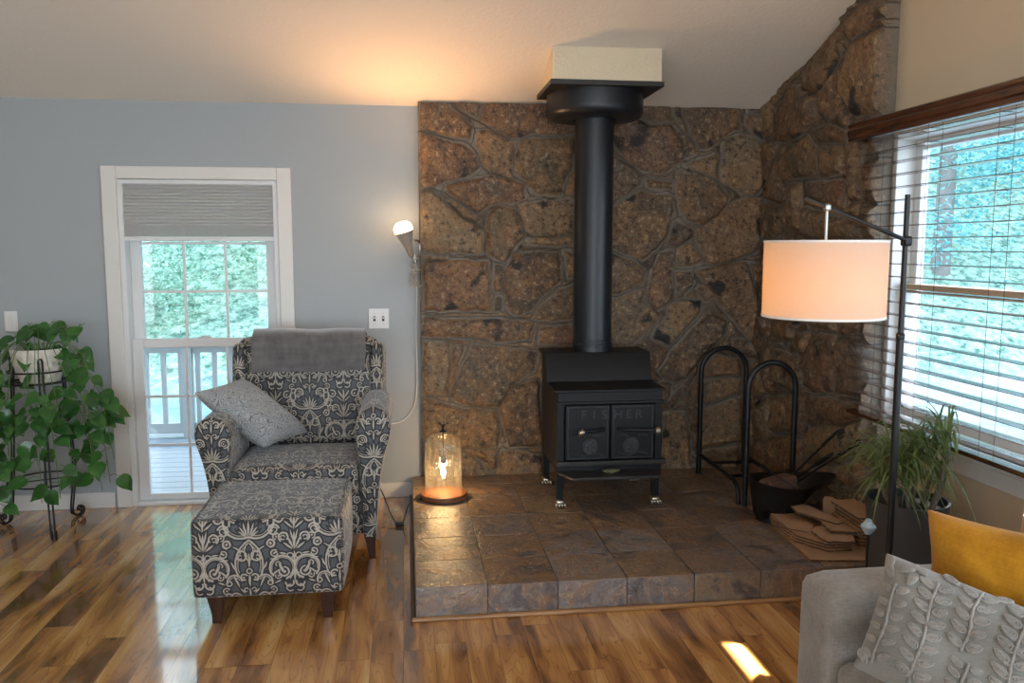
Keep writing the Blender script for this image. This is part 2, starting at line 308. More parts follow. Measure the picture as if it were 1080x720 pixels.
def m_damask():
    """mirrored scroll damask drawn from rings, petals and stems; u, v in metres"""
    t = NT('charcoal and cream damask'); uv = t.n('ShaderNodeUVMap', uv_map='UVMap').outputs[0]; s = t.sep(uv)
    Hw, P = 185.0, 350.0
    wob = t.noise(uv, 60, 2, .5, 0, 'Color'); ws = t.sep(wob)
    u = t.math('ADD', t.math('MULTIPLY', s[0], 1000), t.math('MULTIPLY', t.math('SUBTRACT', ws[0], .5), 5))
    v = t.math('ADD', t.math('MULTIPLY', s[1], 1000), t.math('MULTIPLY', t.math('SUBTRACT', ws[1], .5), 5))
    a = t.math('PINGPONG', u, Hw)
    b = t.math('WRAP', v, 100.0, -250.0)
    p = t.comb(a, b, 0)
    cur = {'l': None, 'd': None}
    def acc(k, d): cur[k] = d if cur[k] is None else t.math('MINIMUM', cur[k], d)
    def each(cx, cy, rad, f):
        for k in (-1, 0, 1):
            y = cy + k*P
            if y - rad < 104 and y + rad > -254: f(cx, y)
    def arc(cx, cy, r, w, ang=None, half=180):
        def f(x, y):
            q = t.vm('SUBTRACT', p, (x, y, 0)); L = t.vm('LENGTH', q, None, 1)
            d = t.math('SUBTRACT', t.math('ABSOLUTE', t.math('SUBTRACT', L, r)), w)
            if ang is not None:
                dot = t.vm('DOT_PRODUCT', q, (math.cos(R(ang)), math.sin(R(ang)), 0), 1)
                d = t.math('MAXIMUM', d, t.math('MULTIPLY_ADD', L, math.cos(R(half)), t.math('MULTIPLY', dot, -1)))
            acc('l', d)
        each(cx, cy, r + w + 6, f)
    def dot(cx, cy, r):
        def f(x, y): acc('l', t.math('SUBTRACT', t.vm('DISTANCE', p, (x, y, 0), 1), r))
        each(cx, cy, r + 6, f)
    def petal(x0, y0, x1, y1, w, k='l'):
        L = math.hypot(x1-x0, y1-y0)/2; mx, my = (x0+x1)/2, (y0+y1)/2; h = (L*L - w*w)/(2*w); r = h + w
        nx, ny = -(y1-y0)/(2*L), (x1-x0)/(2*L)
        def f(x, y):
            d1 = t.vm('DISTANCE', p, (x + nx*h, y + ny*h, 0), 1); d2 = t.vm('DISTANCE', p, (x - nx*h, y - ny*h, 0), 1)
            acc(k, t.math('SUBTRACT', t.math('MAXIMUM', d1, d2), r))
        each(mx, my, L + 4, f)
    w = 3.5
    # palmette column (axis a = 0)
    petal(0,-30,0,36,4.4); petal(5,-30,22,27,3.8); petal(8,-31,37,12,3.5); petal(8,-34,42,-6,2.8)
    arc(30,35,73,w+.6,-58,72); arc(30,35,62,1.5,-60,40); arc(58,52,23,w,60,155); arc(56,50,12,2.2,200,150); dot(56,50,4)
    arc(-70,-150,126,w,18,42); arc(-70,-150,116,1.5,18,36)
    arc(30,-112,20,w); arc(38,-117,9,2.4,0,150); arc(-40,-95,58,2.6,0,38); petal(30,-92,66,-70,3)
    petal(0,-100,0,-165,4.5); arc(0,-178,10,2.6); arc(22,-204,13,w,20,140); dot(24,-206,4); petal(0,-190,0,-248,4.5)
    arc(62,-225,30,w,80,95); arc(62,-225,21,1.6,80,80); arc(84,-232,10,2.8); petal(40,-250,66,-192,4); petal(92,-200,120,-176,4)
    # flame column (axis a = Hw)
    F = Hw
    petal(F,-92,F,-14,5.4); petal(F-4,-88,F-27,-34,4); petal(F-8,-90,F-44,-60,4.2); petal(F-3,-60,F-16,-4,3.2)
    arc(F-44,-38,19,w,100,140); arc(F-46,-40,9,2.4,160,150); petal(F,-8,F,70,4.6); petal(F-3,16,F-32,62,4.4); petal(F-3,-2,F-40,30,3.4)
    arc(F-82,-4,21,w,160,150); arc(F-80,-6,11,2.4,60,150); arc(F-62,44,18,w,-30,150); dot(F-60,42,5); arc(F-20,90,15,3,200,120)
    arc(F-95,-62,15,w,40,150); dot(F-95,-62,5); arc(F-98,62,12,2.8); petal(F-110,10,F-104,46,3.6)
    arc(F-50,-168,51,w+1,75,150); arc(F-50,-168,43,1.5,75,120); arc(F-44,-186,20,w,-60,150); petal(F-66,-146,F-42,-196,6); dot(F-40,-186,5)
    petal(F,-96,F,-150,4.5); petal(F,-150,F,-236,4); arc(F-22,-236,17,w,-80,110); petal(F-4,-176,F-20,-222,3.4)
    arc(88,-60,15,2.6,-20,150); dot(88,-60,4.5); arc(112,-34,13,2.4,120,150); dot(112,-34,4); petal(70,-28,104,-6,3.2)
    arc(104,-104,14,2.6,200,150); dot(103,-104,4.5); petal(84,-128,122,-134,3.4); petal(74,-136,58,-172,3.4); arc(118,-152,10,2.2,90,150)
    arc(96,86,13,2.6,10,150); dot(95,86,4.2); petal(18,72,40,96,3.2); petal(0,48,0,98,3.6); arc(16,90,8,2.2,30,150); petal(78,20,98,-2,3)
    arc(118,-204,12,2.4,-60,150); dot(118,-204,4); petal(100,-236,130,-224,3.2); arc(F-18,-118,12,2.2,60,130); petal(F-30,-110,F-62,-104,3.4); dot(F-74,-100,5)
    d = cur['l']
    line = t.mr(d, .8, -.8)
    dark = t.math('MULTIPLY', t.mr(d, 8.5, 5.5), .92)
    weave = t.noise(t.vm('MULTIPLY', uv, (500, 1500, 1)), 1, 2)
    g = t.mix(t.noise(uv, 9, 2), (.060,.064,.070), (.085,.090,.098))
    c = t.mix(dark, g, (.010,.010,.012))
    c = t.mix(line, c, t.mix(t.noise(uv, 14, 2), (.36,.32,.26), (.50,.45,.375)))
    c = t.mix(t.math('MULTIPLY', weave, .3), c, t.mix(1, c, (.5,.5,.5), 'MULTIPLY'))
    t.pbr(c, .5, 0, t.bump(t.math('ADD', weave, line), .25, .002), .4, Sheen_Weight=.45, Sheen_Roughness=.4); return t.m

def m_glass(name='window glass', tint=(1,1,1), refl=1.0, bump=0):
    t = NT(name)
    tr = t.n('ShaderNodeBsdfTransparent'); t.set(tr.inputs[0], tint)
    gl = t.n('ShaderNodeBsdfGlossy'); gl.inputs['Roughness'].default_value = .02
    fr = t.n('ShaderNodeFresnel'); bf = t.n('ShaderNodeNewGeometry').outputs['Backfacing']; t.set(fr.inputs[0], t.math('ADD', 1.45, t.math('MULTIPLY', bf, 1/1.45-1.45)))
    if bump:
        b = t.bump(t.noise(t.co(), 55, 3), bump, .004); t.set(gl.inputs['Normal'], b); t.set(fr.inputs['Normal'], b)
    mx = t.n('ShaderNodeMixShader'); t.set(mx.inputs[0], t.math('MULTIPLY', fr.outputs[0], refl, None, True))
    t.t.links.new(tr.outputs[0], mx.inputs[1]); t.t.links.new(gl.outputs[0], mx.inputs[2]); t.t.links.new(mx.outputs[0], t.out.inputs[0]); return t.m
def m_seeded():
    t = NT('hazy seeded glass'); tr = t.n('ShaderNodeBsdfTransparent'); t.set(tr.inputs[0], (.97,.95,.90))
    gl = t.n('ShaderNodeBsdfGlossy'); gl.inputs['Roughness'].default_value = .08; fr = t.n('ShaderNodeFresnel'); bf = t.n('ShaderNodeNewGeometry').outputs['Backfacing']
    t.set(fr.inputs[0], t.math('ADD', 1.5, t.math('MULTIPLY', bf, 1/1.5-1.5))); b = t.bump(t.noise(t.co(), 70, 3), .5, .005); t.set(gl.inputs['Normal'], b)
    tl = t.n('ShaderNodeBsdfTranslucent'); t.set(tl.inputs[0], (.8,.76,.66)); df = t.n('ShaderNodeBsdfDiffuse'); t.set(df.inputs[0], (.8,.78,.72))
    ad = t.n('ShaderNodeMixShader'); t.t.links.new(tl.outputs[0], ad.inputs[1]); t.t.links.new(df.outputs[0], ad.inputs[2])
    m1 = t.n('ShaderNodeMixShader'); t.set(m1.inputs[0], t.mr(t.noise(t.vm('MULTIPLY', t.co(), (60,60,14)), 1, 4), .35, .7, .015, .12)); t.t.links.new(tr.outputs[0], m1.inputs[1]); t.t.links.new(ad.outputs[0], m1.inputs[2])
    m2 = t.n('ShaderNodeMixShader'); t.set(m2.inputs[0], fr.outputs[0]); t.t.links.new(m1.outputs[0], m2.inputs[1]); t.t.links.new(gl.outputs[0], m2.inputs[2]); t.t.links.new(m2.outputs[0], t.out.inputs[0]); return t.m
def m_emit(name, col, s):
    t = NT(name); e = t.n('ShaderNodeEmission'); t.set(e.inputs[0], col); e.inputs[1].default_value = s
    t.t.links.new(e.outputs[0], t.out.inputs[0]); return t.m
def m_translucent(name, col, frac=.5, nscale=0, namp=.2, gloss=0, stretch=None):
    t = NT(name); c = col
    if nscale:
        v = t.co()
        if stretch: v = t.vm('MULTIPLY', v, stretch)
        c = t.mix(t.noise(v, nscale, 3), tuple(q*(1-namp) for q in col), tuple(min(1, q*(1+namp)) for q in col))
    b = t.n('ShaderNodeBsdfPrincipled'); t.set(b.inputs['Base Color'], c); b.inputs['Roughness'].default_value = .8 if not gloss else .35
    tl = t.n('ShaderNodeBsdfTranslucent'); t.set(tl.inputs[0], c)
    mx = t.n('ShaderNodeMixShader'); mx.inputs[0].default_value = frac
    t.t.links.new(b.outputs[0], mx.inputs[1]); t.t.links.new(tl.outputs[0], mx.inputs[2]); t.t.links.new(mx.outputs[0], t.out.inputs[0]); return t.m
def m_wood(name, dark, light, scale=(3,40,40), rough=.35):
    t = NT(name); p = t.vm('MULTIPLY', t.co(), scale); f = t.noise(p, 1, 4, .6, .8)
    t.pbr(t.mix(t.mr(f, .3, .7), dark, light), rough, 0, t.bump(f, .1, .002)); return t.m
def m_cloth(name, dark, light, fx=400, fy=400, rough=.85, bump=.3, streak=0, sheen=.3):
    t = NT(name); o = t.co()
    n = t.noise(o, 11, 3); a = t.noise(t.vm('MULTIPLY', o, (fx, fx, fy*.12)), 1, 2); b = t.noise(t.vm('MULTIPLY', o, (fx*.12, fx*.12, fy)), 1, 2)
    w = t.math('MULTIPLY', t.math('ADD', a, b), .5)
    f = t.math('ADD', t.math('MULTIPLY', n, .45), t.math('MULTIPLY', w, .55))
    t.pbr(t.mix(t.mr(f, .36, .64), dark, light), rough, 0, t.bump(w, bump, .003), .25, Sheen_Weight=sheen); return t.m
def m_swirl():
    t = NT('grey cotton with a fine scroll print'); o = t.co()
    n = t.noise(o, 16, 2, .4, 1.6); f = t.math('SINE', t.math('MULTIPLY', n, 75))
    c = t.mix(t.mr(f, .1, .6), (.40,.405,.40), (.17,.175,.18))
    t.pbr(c, .8, 0, t.bump(f, .25, .003), .2, Sheen_Weight=.2); return t.m
def m_cardboard():
    t = NT('corrugated cardboard'); o = t.co(); z = t.sep(o)[2]
    n = t.noise(o, 9, 4); c = t.mix(n, (.27,.155,.085), (.42,.26,.15))
    t.pbr(c, .85, 0, t.bump(t.noise(o, 70, 2), .15, .003), .15); return t.m

MAT = dict(
    floor=m_floor(), blue=m_wall('grey blue wall paint', (.385,.42,.44)), cream=m_wall('tan wall paint', (.60,.50,.36)), plain=m_wall('warm white wall paint', (.62,.58,.52)),
    ceil=m_ceiling(), white=simple('white trim paint', (.72,.71,.68), .38, 0, 3, .04), vinyl=simple('white vinyl sash', (.74,.75,.75), .35),
    stone=m_stone(.9), slate=m_slate(), damask=m_damask(), glass=m_glass('window glass'), dome=m_seeded(),
    grout=simple('dark tile grout', (.05,.045,.04), .9), oak=m_wood('oak trim', (.22,.10,.035), (.42,.22,.085), (3,40,40), .3),
    walnut=m_wood('dark stained wood', (.035,.014,.008), (.10,.04,.02), (2,3,40), .25), slat=m_wood('glossy walnut slats', (.10,.062,.05), (.17,.11,.09), (30,3,30), .16),
    leg=m_wood('espresso leg', (.02,.009,.006), (.06,.025,.015), (30,30,4), .3),
    stove=simple('black stove paint', (.007,.0075,.0085), .5, 0, 40, .3, .15, Specular_IOR_Level=.3), pipe=simple('satin black pipe', (.012,.0145,.019), .38, .2),
    iron=simple('black wrought iron', (.012,.012,.013), .42, .4), nickel=simple('aged nickel', (.50,.46,.38), .28, 1),
    bronze=simple('dark bronze', (.016,.016,.017), .35, .5), silver=simple('bright silver tin', (.50,.49,.47), .3, .8), core=simple('shade-dark corrugated core', (.095,.055,.032), .9, 0, 60, .4),  # core coloured dark to carry the shade between the cardboard liners
    steel=simple('brushed steel', (.35,.33,.31), .3, 1),
    card=m_cardboard(), black=simple('black plastic', (.012,.012,.012), .45), soil=simple('potting soil', (.03,.02,.014), .95, 0, 60, .5, .6),
    planter=simple('charcoal planter', (.045,.047,.05), .5, 0, 30, .12, .1),
    blanket=m_cloth('grey plush', (.085,.08,.08), (.16,.15,.15), 40, 40, .95, .6, 0, .8), swirl=m_swirl(),
    sofa=m_cloth('oatmeal weave', (.165,.14,.115), (.30,.265,.225), 500, 260), greycloth=m_cloth('stone grey linen', (.17,.155,.13), (.25,.232,.20), 600, 600),
    emb=m_cloth('taupe embroidery yarn', (.165,.145,.12), (.31,.28,.24), 300, 300), mustard=m_cloth('mustard velvet', (.36,.145,.004), (.52,.235,.008), 120, 420, .8, .3, 0, .12),
    peach=m_cloth('peach cloth', (.48,.30,.22), (.58,.38,.29), 300, 300),
)
# ------------------------------------------------------------------ the room shell
D = 5.248                       # rear wall
XR = 2.36                       # right wall
def cz(y): return 2.440 + .337*(D - y)
RIDGE = 0.6
b = MB(); b.box(-3.6, XR+.2, -3.2, D+.05, -.12, 0); struct(obj('floor', b, MAT['floor'], smooth=0))
# rear wall with the opening of the tall window
wx0, wx1, wz1 = -1.685, -.762, 1.985
b = MB(); b.box(-3.6, wx0, D, D+.16, 0, 2.60); b.box(wx1, XR+.2, D, D+.16, 0, 2.60); b.box(wx0, wx1, D, D+.16, wz1, 2.60)
struct(obj('wall_back', b, MAT['blue'], smooth=0))
# right wall with two openings (the second is out of the frame, nearer the camera)
RY0, RY1, RZ0, RZ1 = 1.95, 3.86, .735, 2.13
def wall_side(name, x0, x1, holes, mat, z1=4.6):
    b = MB(); ys = [-3.2] + [q for h in holes for q in h[:2]] + [D+.1]
    for i in range(0, len(ys)-1, 2): b.box(x0, x1, ys[i], ys[i+1], 0, z1)
    for y0, y1, z0, zz in holes: b.box(x0, x1, y0, y1, 0, z0); b.box(x0, x1, y0, y1, zz, z1)
    struct(obj(name, b, mat, smooth=0))
wall_side('wall_right', XR, XR+.16, [(-1.6, 1.74, .7, 2.15), (RY0, RY1, RZ0, RZ1)], MAT['cream'])
wall_side('wall_left', -3.76, -3.6, [(-2.4, -.6, .5, 2.2)], MAT['plain'])
b = MB(); b.box(-3.76, -2.4, -3.36, -3.2, 0, 4.6); b.box(2.0, XR+.16, -3.36, -3.2, 0, 4.6); b.box(-2.4, 2.0, -3.36, -3.2, 0, .4); b.box(-2.4, 2.0, -3.36, -3.2, 2.5, 4.6)
struct(obj('wall_front', b, MAT['plain'], smooth=0))
# vaulted ceiling
b = MB(); zr = cz(RIDGE)
b.prism([(D+.16, cz(D+.16)), (RIDGE, zr), (-3.4, zr-.337*(RIDGE+3.4)), (-3.4, zr-.337*(RIDGE+3.4)+.15), (RIDGE, zr+.15), (D+.16, cz(D+.16)+.15)], -3.8, XR+.2, 0)
struct(obj('ceiling', b, MAT['ceil'], smooth=0))
# unseen eave, added to keep direct sun out of the tall window
b = MB(); b.prism([(D+.16, cz(D+.16)), (D+.16, cz(D+.16)+.15), (D+1.3, cz(D+1.3)+.15), (D+1.3, cz(D+1.3))], -4.2, XR+.5, 0)
o = obj('sun_blocking_eave', b, MAT['white'], smooth=0); struct(o)
# baseboard
b = MB(); b.box(-3.6, -1.78, D-.018, D, 0, .095); b.box(-.665, .03, D-.018, D, 0, .095)
struct(obj('baseboard_back', b, MAT['white'], bevel=.004))
b = MB(); b.box(XR-.018, XR, -3.2, 3.3, 0, .095); struct(obj('baseboard_right', b, MAT['white'], bevel=.004))

# white boxed chase between ceiling and flue collar
bx0, bx1, byf, bz = .803, 1.412, 4.58, 2.492
b = MB(); b.prism([(byf, bz), (byf, cz(byf)+.003), (5.06, cz(5.06)+.003), (5.06, bz)], bx0, bx1, 0)
cm = NT('cream textured chase'); cm.pbr((.74,.64,.46), .8, 0, cm.bump(cm.noise(cm.co(), 60, 4, .65), .7, .008))
struct(obj('trim_flue_chase', b, cm.m, smooth=0, bevel=.003))

# ------------------------------------------------------------------ field stone facing, relief modelled stone by stone
def parse(s): return [np.array([[float(q) for q in p.split(',')] for p in poly.split()]) for poly in s.split(';')]
def vnoise(P, sc, seed):
    q = P*sc; i = np.floor(q).astype(int); f = q - i; f = f*f*(3-2*f)
    def h(a, b):
        n = (a*374761393 + b*668265263 + seed*974711) & 0x7fffffff
        n = ((n ^ (n >> 13))*1274126177) & 0x7fffffff
        return ((n ^ (n >> 16)) & 0xffff)/65535.0
    a, b = i[:,0], i[:,1]
    return (h(a,b)*(1-f[:,0]) + h(a+1,b)*f[:,0])*(1-f[:,1]) + (h(a,b+1)*(1-f[:,0]) + h(a+1,b+1)*f[:,0])*f[:,1]
def sdpoly(P, V):
    n = len(V); d = np.full(len(P), 1e9); inside = np.zeros(len(P), bool)
    for k in range(n):
        a, c = V[k], V[(k+1) % n]; e = c - a; w = P - a
        tt = np.clip((w@e)/(e@e+1e-12), 0, 1); d = np.minimum(d, np.hypot(*(w - tt[:,None]*e).T))
        c1 = (a[1] > P[:,1]) != (c[1] > P[:,1])
        xx = a[0] + (P[:,1]-a[1])/(c[1]-a[1]+1e-12)*e[0]
        inside ^= c1 & (P[:,0] < xx)
    return np.where(inside, d, -d)
def stone_wall(name, polys, x0, x1, z0, ztop, place, amp, res, seed, thick, Rr):
    rng = np.random.default_rng(seed)
    nx = int((x1-x0)/res); nz = int((max(ztop(x0), ztop(x1))-z0)/res)
    U, T = np.meshgrid(np.linspace(0,1,nx+1), np.linspace(0,1,nz+1), indexing='ij')
    X = x0 + U*(x1-x0); top = np.vectorize(ztop)(X); Z = z0 + T*(top-z0)
    P = np.stack([X.ravel(), Z.ravel()], 1)
    Wp = P + .016*np.stack([vnoise(P, 14, 1)-.5, vnoise(P, 14, 2)-.5], 1) + .007*np.stack([vnoise(P, 45, 3)-.5, vnoise(P, 45, 4)-.5], 1)
    best = np.full(len(P), -1e9); idx = np.zeros(len(P), int)
    for k, V in enumerate(polys):
        lo, hi = V.min(0)-.25, V.max(0)+.25
        s = (Wp[:,0]>lo[0])&(Wp[:,0]<hi[0])&(Wp[:,1]>lo[1])&(Wp[:,1]<hi[1])
        if not s.any(): continue
        d = sdpoly(Wp[s], V); ii = np.where(s)[0]; g = d > best[ii]; best[ii[g]] = d[g]; idx[ii[g]] = k
    # stones nobody can see in the photograph fill what is left
    dn = -best; cand = np.where(dn > .055)[0]; seeds = []
    rng.shuffle(cand)
    for c in cand:
        p = P[c]
        if all((abs(p-q)/np.array([.26,.17])).max() > 1 or np.hypot(*(p-q)) > .24 for q in seeds): seeds.append(p)
    if seeds:
        S = np.array(seeds); ds = np.sort(np.hypot(Wp[:,None,0]-S[None,:,0], Wp[:,None,1]-S[None,:,1]), 1); am = np.argmin(np.hypot(Wp[:,None,0]-S[None,:,0], Wp[:,None,1]-S[None,:,1]), 1)
        vd = (ds[:,1]-ds[:,0])/2 - .010 if len(S) > 1 else np.full(len(P), .1)
        fd = np.minimum(dn - .014, vd); g = fd > np.maximum(best, -.002); best[g] = fd[g]; idx[g] = len(polys) + am[g]
    nst = len(polys) + len(seeds)
    A = rng.uniform(.65, 1.25, nst)*amp; tx = rng.uniform(-.05,.05,nst); tz = rng.uniform(-.06,.06,nst)
    cen = np.array([V.mean(0) for V in polys] + [q for q in seeds])
    d = np.clip(best, 0, None); prof = 1-(1-np.clip(d/Rr, 0, 1))**2.4
    loc = P - cen[idx]
    h = prof*(A[idx] + tx[idx]*loc[:,0] + tz[idx]*loc[:,1] + amp*.55*(vnoise(P, 11, 7)-.5) + amp*.35*(vnoise(P, 30, 8)-.5)) + .0045*vnoise(P, 60, 9)
    m = np.clip((best+.001)/.005, 0, 1)
    co = place(P, h)
    n0 = len(co); vid = np.arange(n0).reshape(nx+1, nz+1)
    faces = np.stack([vid[:-1,:-1], vid[1:,:-1], vid[1:,1:], vid[:-1,1:]], -1).reshape(-1, 4).tolist()
    # returns at the borders, back to the wall behind
    back = place(P, np.full(len(P), -thick)); vs = co.tolist(); mm = m.tolist(); ii = (idx % 97).tolist()
    sidv = rng.uniform(0, 1, nst); sid = sidv[idx].tolist()
    for ring in (vid[0,:], vid[-1,:], vid[:,0], vid[:,-1]):
        o = len(vs); vs += back[ring].tolist(); mm += [0.0 if k else 0.0 for k in ring]; sid += [sid[k] for k in ring]
        for k in range(len(ring)-1): faces.append([int(ring[k]), int(ring[k+1]), o+k+1, o+k])
    me = bpy.data.meshes.new(name); me.from_pydata(vs, [], faces)
    me.attributes.new('stone', 'FLOAT', 'POINT').data.foreach_set('value', mm)
    me.attributes.new('sid', 'FLOAT', 'POINT').data.foreach_set('value', sid)
    bm = bmesh.new(); bm.from_mesh(me); bmesh.ops.recalc_face_normals(bm, faces=bm.faces); bm.to_mesh(me); bm.free()
    for p in me.polygons: p.use_smooth = True
    me.set_sharp_from_angle(angle=R(60))
    me.materials.append(MAT['stone']); o = bpy.data.objects.new(name, me); COL.objects.link(o); return struct(o)
YB, XB = 5.188, 2.290          # mortar planes
stone_wall('wall_back_stone', parse(BACK_STONES), .086, XB+.03, .13, lambda x: cz(YB)-.004, lambda P, h: np.stack([P[:,0], YB - h, P[:,1]], 1), .027, .0085, 3, D-YB-.003, .032)
stone_wall('wall_right_stone', parse(SIDE_STONES), 3.865, YB+.03, .10, lambda y: cz(y)-.004, lambda P, h: np.stack([XB - h, P[:,0], P[:,1]], 1), .040, .0095, 5, XR-XB-.003, .05)

# ------------------------------------------------------------------ tall window in the rear wall
def bar(b, x0, x1, y0, y1, z0, z1): b.box(x0, x1, y0, y1, z0, z1)
w = bpy.data.objects.new('window_1', None); COL.objects.link(w); struct(w)
b = MB(); ct = .085
bar(b, -1.768, -1.683, D-.022, D, 0, 2.06); bar(b, -.764, -.679, D-.022, D, 0, 2.06); bar(b, -1.683, -.764, D-.022, D, 1.985, 2.06)
obj('casing', b, MAT['white'], w, bevel=.005)
b = MB()   # jambs, head, sill inside the wall
bar(b, wx0, wx0+.03, D-.004, D+.16, 0, wz1); bar(b, wx1-.03, wx1, D-.004, D+.16, 0, wz1); bar(b, wx0+.03, wx1-.03, D, D+.16, wz1-.03, wz1); bar(b, wx0+.03, wx1-.03, D-.01, D+.17, 0, .022)
obj('frame', b, MAT['vinyl'], w, bevel=.003)
def sash(name, x0, x1, z0, z1, yc, st, bot, top, cols, rows, zs=None):
    b = MB(); t = .02
    bar(b, x0, x0+st, yc-t, yc+t, z0, z1); bar(b, x1-st, x1, yc-t, yc+t, z0, z1); bar(b, x0+st, x1-st, yc-t, yc+t, z0, z0+bot); bar(b, x0+st, x1-st, yc-t, yc+t, z1-top, z1)
    s = obj(name, b, MAT['vinyl'], w, bevel=.004)
    b = MB(); gx0, gx1, gz0, gz1 = x0+st, x1-st, z0+bot, z1-top
    for k in range(1, cols): xx = gx0+(gx1-gx0)*k/cols; bar(b, xx-.008, xx+.008, yc-.007, yc+.007, gz0, gz1)
    for k in range(1, rows): zz = gz0+(gz1-gz0)*k/rows; bar(b, gx0, gx1, yc-.0065, yc+.0065, zz-.008, zz+.008)
    obj('muntin', b, MAT['vinyl'], s, bevel=.002)
    b = MB(); bar(b, gx0, gx1, yc-.002, yc+.002, gz0, gz1); obj('pane', b, MAT['glass'], s, smooth=0)
sash('upper_sash', wx0+.03, wx1-.03, .985, wz1-.03, D+.105, .062, .035, .05, 3, 3)
sash('lower_sash', wx0+.03, wx1-.03, .022, 1.03, D+.06, .062, .04, .055, 3, 3)
b = MB(); b.box(-1.26, -1.19, D+.03, D+.045, 1.03, 1.042); b.box(-1.24, -1.21, D+.02, D+.04, 1.042, 1.05); obj('sash_lock', b, MAT['vinyl'], w, bevel=.002)

# ------------------------------------------------------------------ wide window in the right wall
w2 = bpy.data.objects.new('window_2', None); COL.objects.link(w2); struct(w2); w2.location = (0,0,0)
b = MB()
bar(b, XR-.002, XR+.16, RY1-.03, RY1, RZ0, RZ1); bar(b, XR-.002, XR+.16, RY0, RY0+.03, RZ0, RZ1); bar(b, XR-.002, XR+.16, RY0+.03, RY1-.03, RZ1-.03, RZ1); bar(b, XR+.03, XR+.16, RY0+.03, RY1-.03, RZ0, RZ0+.03)
obj('frame', b, MAT['white'], w2, bevel=.003)
b = MB(); bar(b, XR-.045, XR+.05, RY0-.05, RY1+.0, RZ0-.035, RZ0); bar(b, XR-.02, XR, RY0-.03, RY1-.0, RZ0-.115, RZ0-.035)
obj('window_sill', b, MAT['white'], w2, bevel=.006)
def sash2(name, z0, z1, xc, st, bot, top, topmat=None):
    b = MB(); t = .02; y0, y1 = RY0+.03, RY1-.03
    bar(b, xc-t, xc+t, y0, y0+st, z0, z1); bar(b, xc-t, xc+t, y1-st, y1, z0, z1); bar(b, xc-t, xc+t, y0+st, y1-st, z0, z0+bot); bar(b, xc-t, xc+t, y0+st, y1-st, z1-top, z1)
    s = obj(name, b, MAT['white'], w2, bevel=.004)
    b = MB(); bar(b, xc-.002, xc+.002, y0+st, y1-st, z0+bot, z1-top); obj('pane', b, MAT['glass'], s, smooth=0)
sash2('upper_sash', 1.365, RZ1-.03, XR+.115, .05, .04, .05)
sash2('lower_sash', RZ0+.03, 1.372, XR+.07, .05, .05, .004)
b = MB(); b.box(XR+.045, XR+.095, RY0+.031, RY1-.031, 1.372, 1.412); obj('meeting_rail', b, simple('lamplight-toned meeting rail', (.66,.52,.36), .5), w2, bevel=.003)  # white rail; the warm lamplight on it is put into its colour
# ------------------------------------------------------------------ cellular shade in the tall window
sh = thing('pleated_blind', 'grey pleated blind half lowered in the tall white window', 'window blind', (-1.225, D-.01, 1.62))
b = MB(); x0, x1 = -1.672, -.79; zt, zm, zb = 1.955, 1.715, 1.655
sec = []
for i in range(int((zt-zm)/.010)+1):
    z = zt - i*.010; sec.append((D+.012 + (.005 if i % 2 else -.004), z))
vs = [(x0, y, z) for y, z in sec] + [(x1, y, z) for y, z in sec]; n = len(sec)
b.add(vs, [(k, k+1, n+k+1, n+k) for k in range(n-1)])
obj('pleated_fabric', b, m_translucent('pale grey shade fabric', (.62,.62,.61), .3), sh, smooth=0, solid=.0015)
b = MB()
for k in range(7): b.box(x0+.002, x1-.002, D+.002 + (k % 2)*.003, D+.030 - (k % 2)*.003, zm-.0095*(k+1)+.0008, zm-.0095*k)
obj('gathered_pleats', b, m_translucent('grey stacked pleats', (.46,.46,.455), .15), sh, smooth=0)
b = MB(); b.box(x0-.004, x1+.004, D+.0, D+.032, 1.622, 1.648); obj('bottom_rail', b, MAT['vinyl'], sh, bevel=.004)
b = MB(); b.box(x0-.004, x1+.004, D-.006, D+.034, 1.957, 1.984); obj('head_rail', b, MAT['vinyl'], sh, bevel=.004)

# ------------------------------------------------------------------ wall plates
sp = thing('switch_plate', 'white double toggle switch plate on the grey wall beside the stone', 'light switch', (-.170, D, 1.144))
b = MB(); b.box(-.233, -.107, D-.007, D, 1.081, 1.207); obj('plate', b, MAT['vinyl'], sp, bevel=.004)
for xx in (-.197, -.143):
    b = MB(); b.box(xx-.007, xx+.007, D-.0085, D-.007, 1.128, 1.160); t_ = obj('toggle_frame', b, MAT['grout'], sp)
    b = MB(); b.soft((xx, D-.014, 1.149), (.009,.022,.012), .003, n=4); obj('toggle', b, MAT['vinyl'], sp)
    for zz in (1.112, 1.176):
        b = MB(); b.ball((xx, D-.0075, zz), .0035, 8, (1,.5,1)); obj('screw', b, MAT['nickel'], sp)
sp = thing('wall_plate', 'white wall plate at the left edge above the trailing plant', 'light switch', (-2.316, D, 1.151))
b = MB(); b.box(-2.352, -2.280, D-.007, D, 1.090, 1.210); obj('plate', b, MAT['vinyl'], sp, bevel=.004)
b = MB(); b.box(-2.333, -2.299, D-.0095, D-.007, 1.117, 1.183); obj('rocker', b, MAT['white'], sp, bevel=.002)

